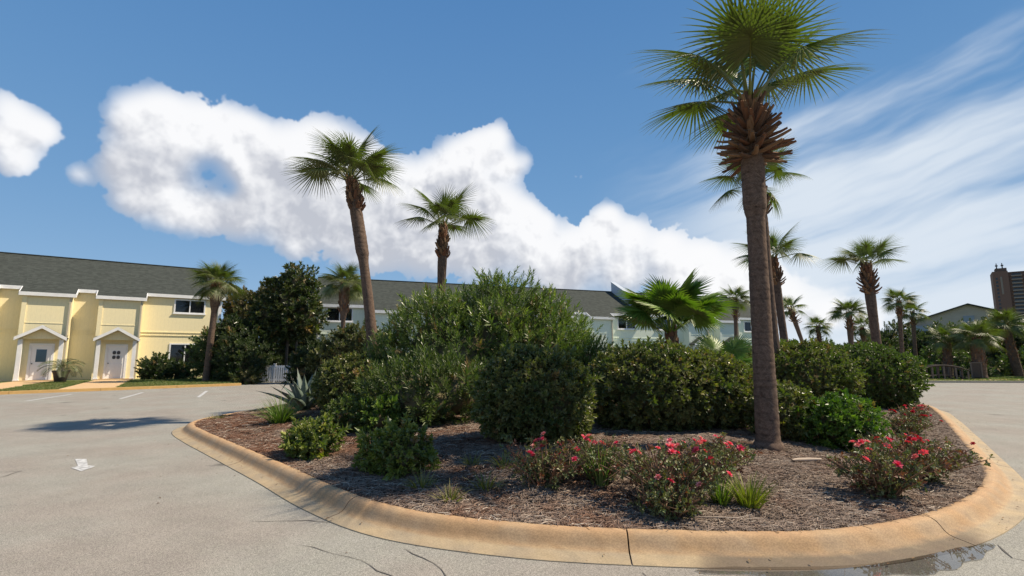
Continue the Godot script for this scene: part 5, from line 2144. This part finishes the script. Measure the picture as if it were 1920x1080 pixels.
	# ---- trees and shrubs round about
	broad_tree("magnolia_tree", "dark glossy magnolia standing between the two rows of townhouses", Vector3(-15.0, 0.0, -34.2), [[-0.1, 0.0, 0.11, 0.0, 5.2, 0.0], [0.75, 0.2, 0.10, 0.3, 4.8, 0.1]], [[0, 5.0, 0, 1.5, 1.5, 1.4], [0.5, 6.4, 0, 1.0, 1.2, 1.0], [-1.1, 4.4, 0.2, 1.2, 1.1, 1.2], [1.1, 4.3, 0.2, 1.1, 1.1, 1.1], [0.2, 3.6, 0.2, 1.5, 0.8, 1.3], [-0.7, 6.0, 0, 0.8, 0.9, 0.8]], M.sprig_magnolia, 26.0, 1.0, Color(0.049, 0.073, 0.031), Color(0.105, 0.119, 0.050), 5)
	shrub("oleander", "large oleander against the yellow house's ground-floor window", "", -19.5, -33.2, [[0.2, 1.5, 0, 1.15, 1.6, 1.1], [1.1, 1.9, -0.2, 1.1, 1.7, 1.0]], "wild", 31, Color(0.070, 0.109, 0.045), Color(0.126, 0.175, 0.063), 0.10, 1.1)
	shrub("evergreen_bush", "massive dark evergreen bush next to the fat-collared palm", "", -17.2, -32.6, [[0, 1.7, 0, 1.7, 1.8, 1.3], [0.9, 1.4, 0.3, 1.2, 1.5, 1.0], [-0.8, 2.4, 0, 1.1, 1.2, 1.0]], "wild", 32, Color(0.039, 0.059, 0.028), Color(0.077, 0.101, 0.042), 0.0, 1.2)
	broad_tree("leafy_tree", "reddish-tinged tree seen over the dark evergreen bush", Vector3(-20.2, 0.0, -39.5), [[0, 0, 0.15, 0, 5.0, 0]], [[0, 4.8, 0, 1.7, 1.7, 1.6], [1.0, 5.6, 0, 1.2, 1.2, 1.2], [-1.0, 5.4, 0, 1.1, 1.1, 1.2]], M.sprig_wild, 34.0, 1.0, Color(0.084, 0.105, 0.042), Color(0.182, 0.140, 0.070), 9)
	shrub("round_bush", "knee-high round dark bush under the yellow wall", "", -23.1, -33.3, [[0, 0.62, 0, 0.75, 0.72, 0.7]], "wild", 33, Color(0.045, 0.070, 0.031), Color(0.077, 0.105, 0.042), 0.10, 1.6)
	shrub("round_bush", "small dark bush between the round bush and the oleander", "", -21.8, -33.9, [[0, 0.4, 0, 0.55, 0.5, 0.5]], "wild", 34, Color(0.045, 0.070, 0.031), Color(0.077, 0.105, 0.042), 0.10, 1.6)
	shrub("flowering_bush", "brown-tipped bush around the slim palm before the green house", "", -9.9, -30.4, [[0, 1.4, 0, 1.3, 1.6, 1.1], [1.0, 1.8, 0, 1.1, 1.5, 1.0], [-0.8, 1.1, 0.2, 0.9, 1.2, 0.8]], "wild", 35, Color(0.084, 0.105, 0.045), Color(0.168, 0.161, 0.070), -0.04, 1.1)
	shrub("round_bush", "low hedge bush at the foot of the low white fence", "", -15.3, -29.7, [[0, 0.3, 0, 0.5, 0.36, 0.4]], "wild", 36, Color(0.084, 0.105, 0.042), Color(0.224, 0.182, 0.084), -0.04, 1.4)
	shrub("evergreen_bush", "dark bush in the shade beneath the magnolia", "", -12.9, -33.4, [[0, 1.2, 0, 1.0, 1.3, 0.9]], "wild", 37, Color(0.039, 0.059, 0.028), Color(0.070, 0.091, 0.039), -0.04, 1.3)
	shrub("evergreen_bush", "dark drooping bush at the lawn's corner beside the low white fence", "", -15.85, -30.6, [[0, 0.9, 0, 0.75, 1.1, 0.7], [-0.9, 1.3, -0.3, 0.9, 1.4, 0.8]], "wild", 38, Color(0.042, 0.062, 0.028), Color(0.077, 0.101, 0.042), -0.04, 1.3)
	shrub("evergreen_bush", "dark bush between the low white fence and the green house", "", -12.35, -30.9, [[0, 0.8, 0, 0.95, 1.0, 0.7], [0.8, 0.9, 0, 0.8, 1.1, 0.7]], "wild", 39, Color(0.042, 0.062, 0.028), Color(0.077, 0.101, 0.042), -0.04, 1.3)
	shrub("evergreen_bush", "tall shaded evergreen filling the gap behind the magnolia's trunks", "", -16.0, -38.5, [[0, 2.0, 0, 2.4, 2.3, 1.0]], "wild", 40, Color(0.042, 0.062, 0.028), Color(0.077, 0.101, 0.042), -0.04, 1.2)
	# scrub beyond the road
	var far := [
		[34.5, -46, 3.2, 4.4, 0], [38.5, -45, 3.0, 4.3, 1], [29.3, -42, 2.4, 2.6, 1], [42, -44, 3.2, 4.9, 0], [45, -42, 3.0, 4.4, 1], [35, -41.5, 2.0, 2.4, 2], [31.3, -44, 2.4, 3.4, 0], [27, -44.5, 2.6, 2.9, 2], [24, -44, 2.6, 2.7, 0], [20.5, -45, 2.8, 2.5, 2], [40.2, -40.5, 1.6, 1.9, 2], [36.2, -39.3, 1.2, 1.35, 1], [29.6, -37.6, 1.1, 1.5, 3], [27.4, -37.2, 0.9, 1.2, 1], [33.9, -37.6, 0.9, 1.2, 2], [44, -38.5, 1.8, 2.6, 1]]
	var say := ["tall dark tree-like bush in front of the taupe house", "grey-green bush beneath the taupe gable", "mid-green thicket behind the footbridge", "dark bush below the brown tower", "leafy bush at the verge's end under the tower", "pale green bush behind the stout palm", "dark bush against the taupe house's slate bay", "pale scrub bush beyond the narrow-collared palm", "dark scrub bush beyond the umbrella-crowned palm", "pale scrub bush beyond the leaning slender palm", "silvery bush between two dark palm trunks", "low bush at the foot of the slanting palm", "bright lime-green round bush by the footbridge", "low hedge bush beside the footbridge", "silvery low bush next to the stout palm", "mid-green bush behind the broad-fronded palm"]
	var tones := [[Color(0.056, 0.081, 0.036), Color(0.105, 0.126, 0.050)], [Color(0.077, 0.105, 0.048), Color(0.140, 0.161, 0.070)], [Color(0.098, 0.140, 0.063), Color(0.168, 0.210, 0.091)], [Color(0.168, 0.280, 0.028), Color(0.266, 0.364, 0.042)]]
	for i in far.size():
		var F: Array = far[i]
		var w: float = F[2]
		var h: float = F[3]
		shrub("scrub_bush", say[i], "scrub beyond the road", F[0], F[1], [[0, h * 0.45, 0, w * 0.62, h * 0.52, w * 0.5], [w * 0.4, h * 0.38, 0.2, w * 0.5, h * 0.45, w * 0.45], [-w * 0.4, h * 0.36, 0.1, w * 0.5, h * 0.48, w * 0.45]], "wild", 50 + i, tones[F[4]][0], tones[F[4]][1], -0.04, 0.7)
	print("done")
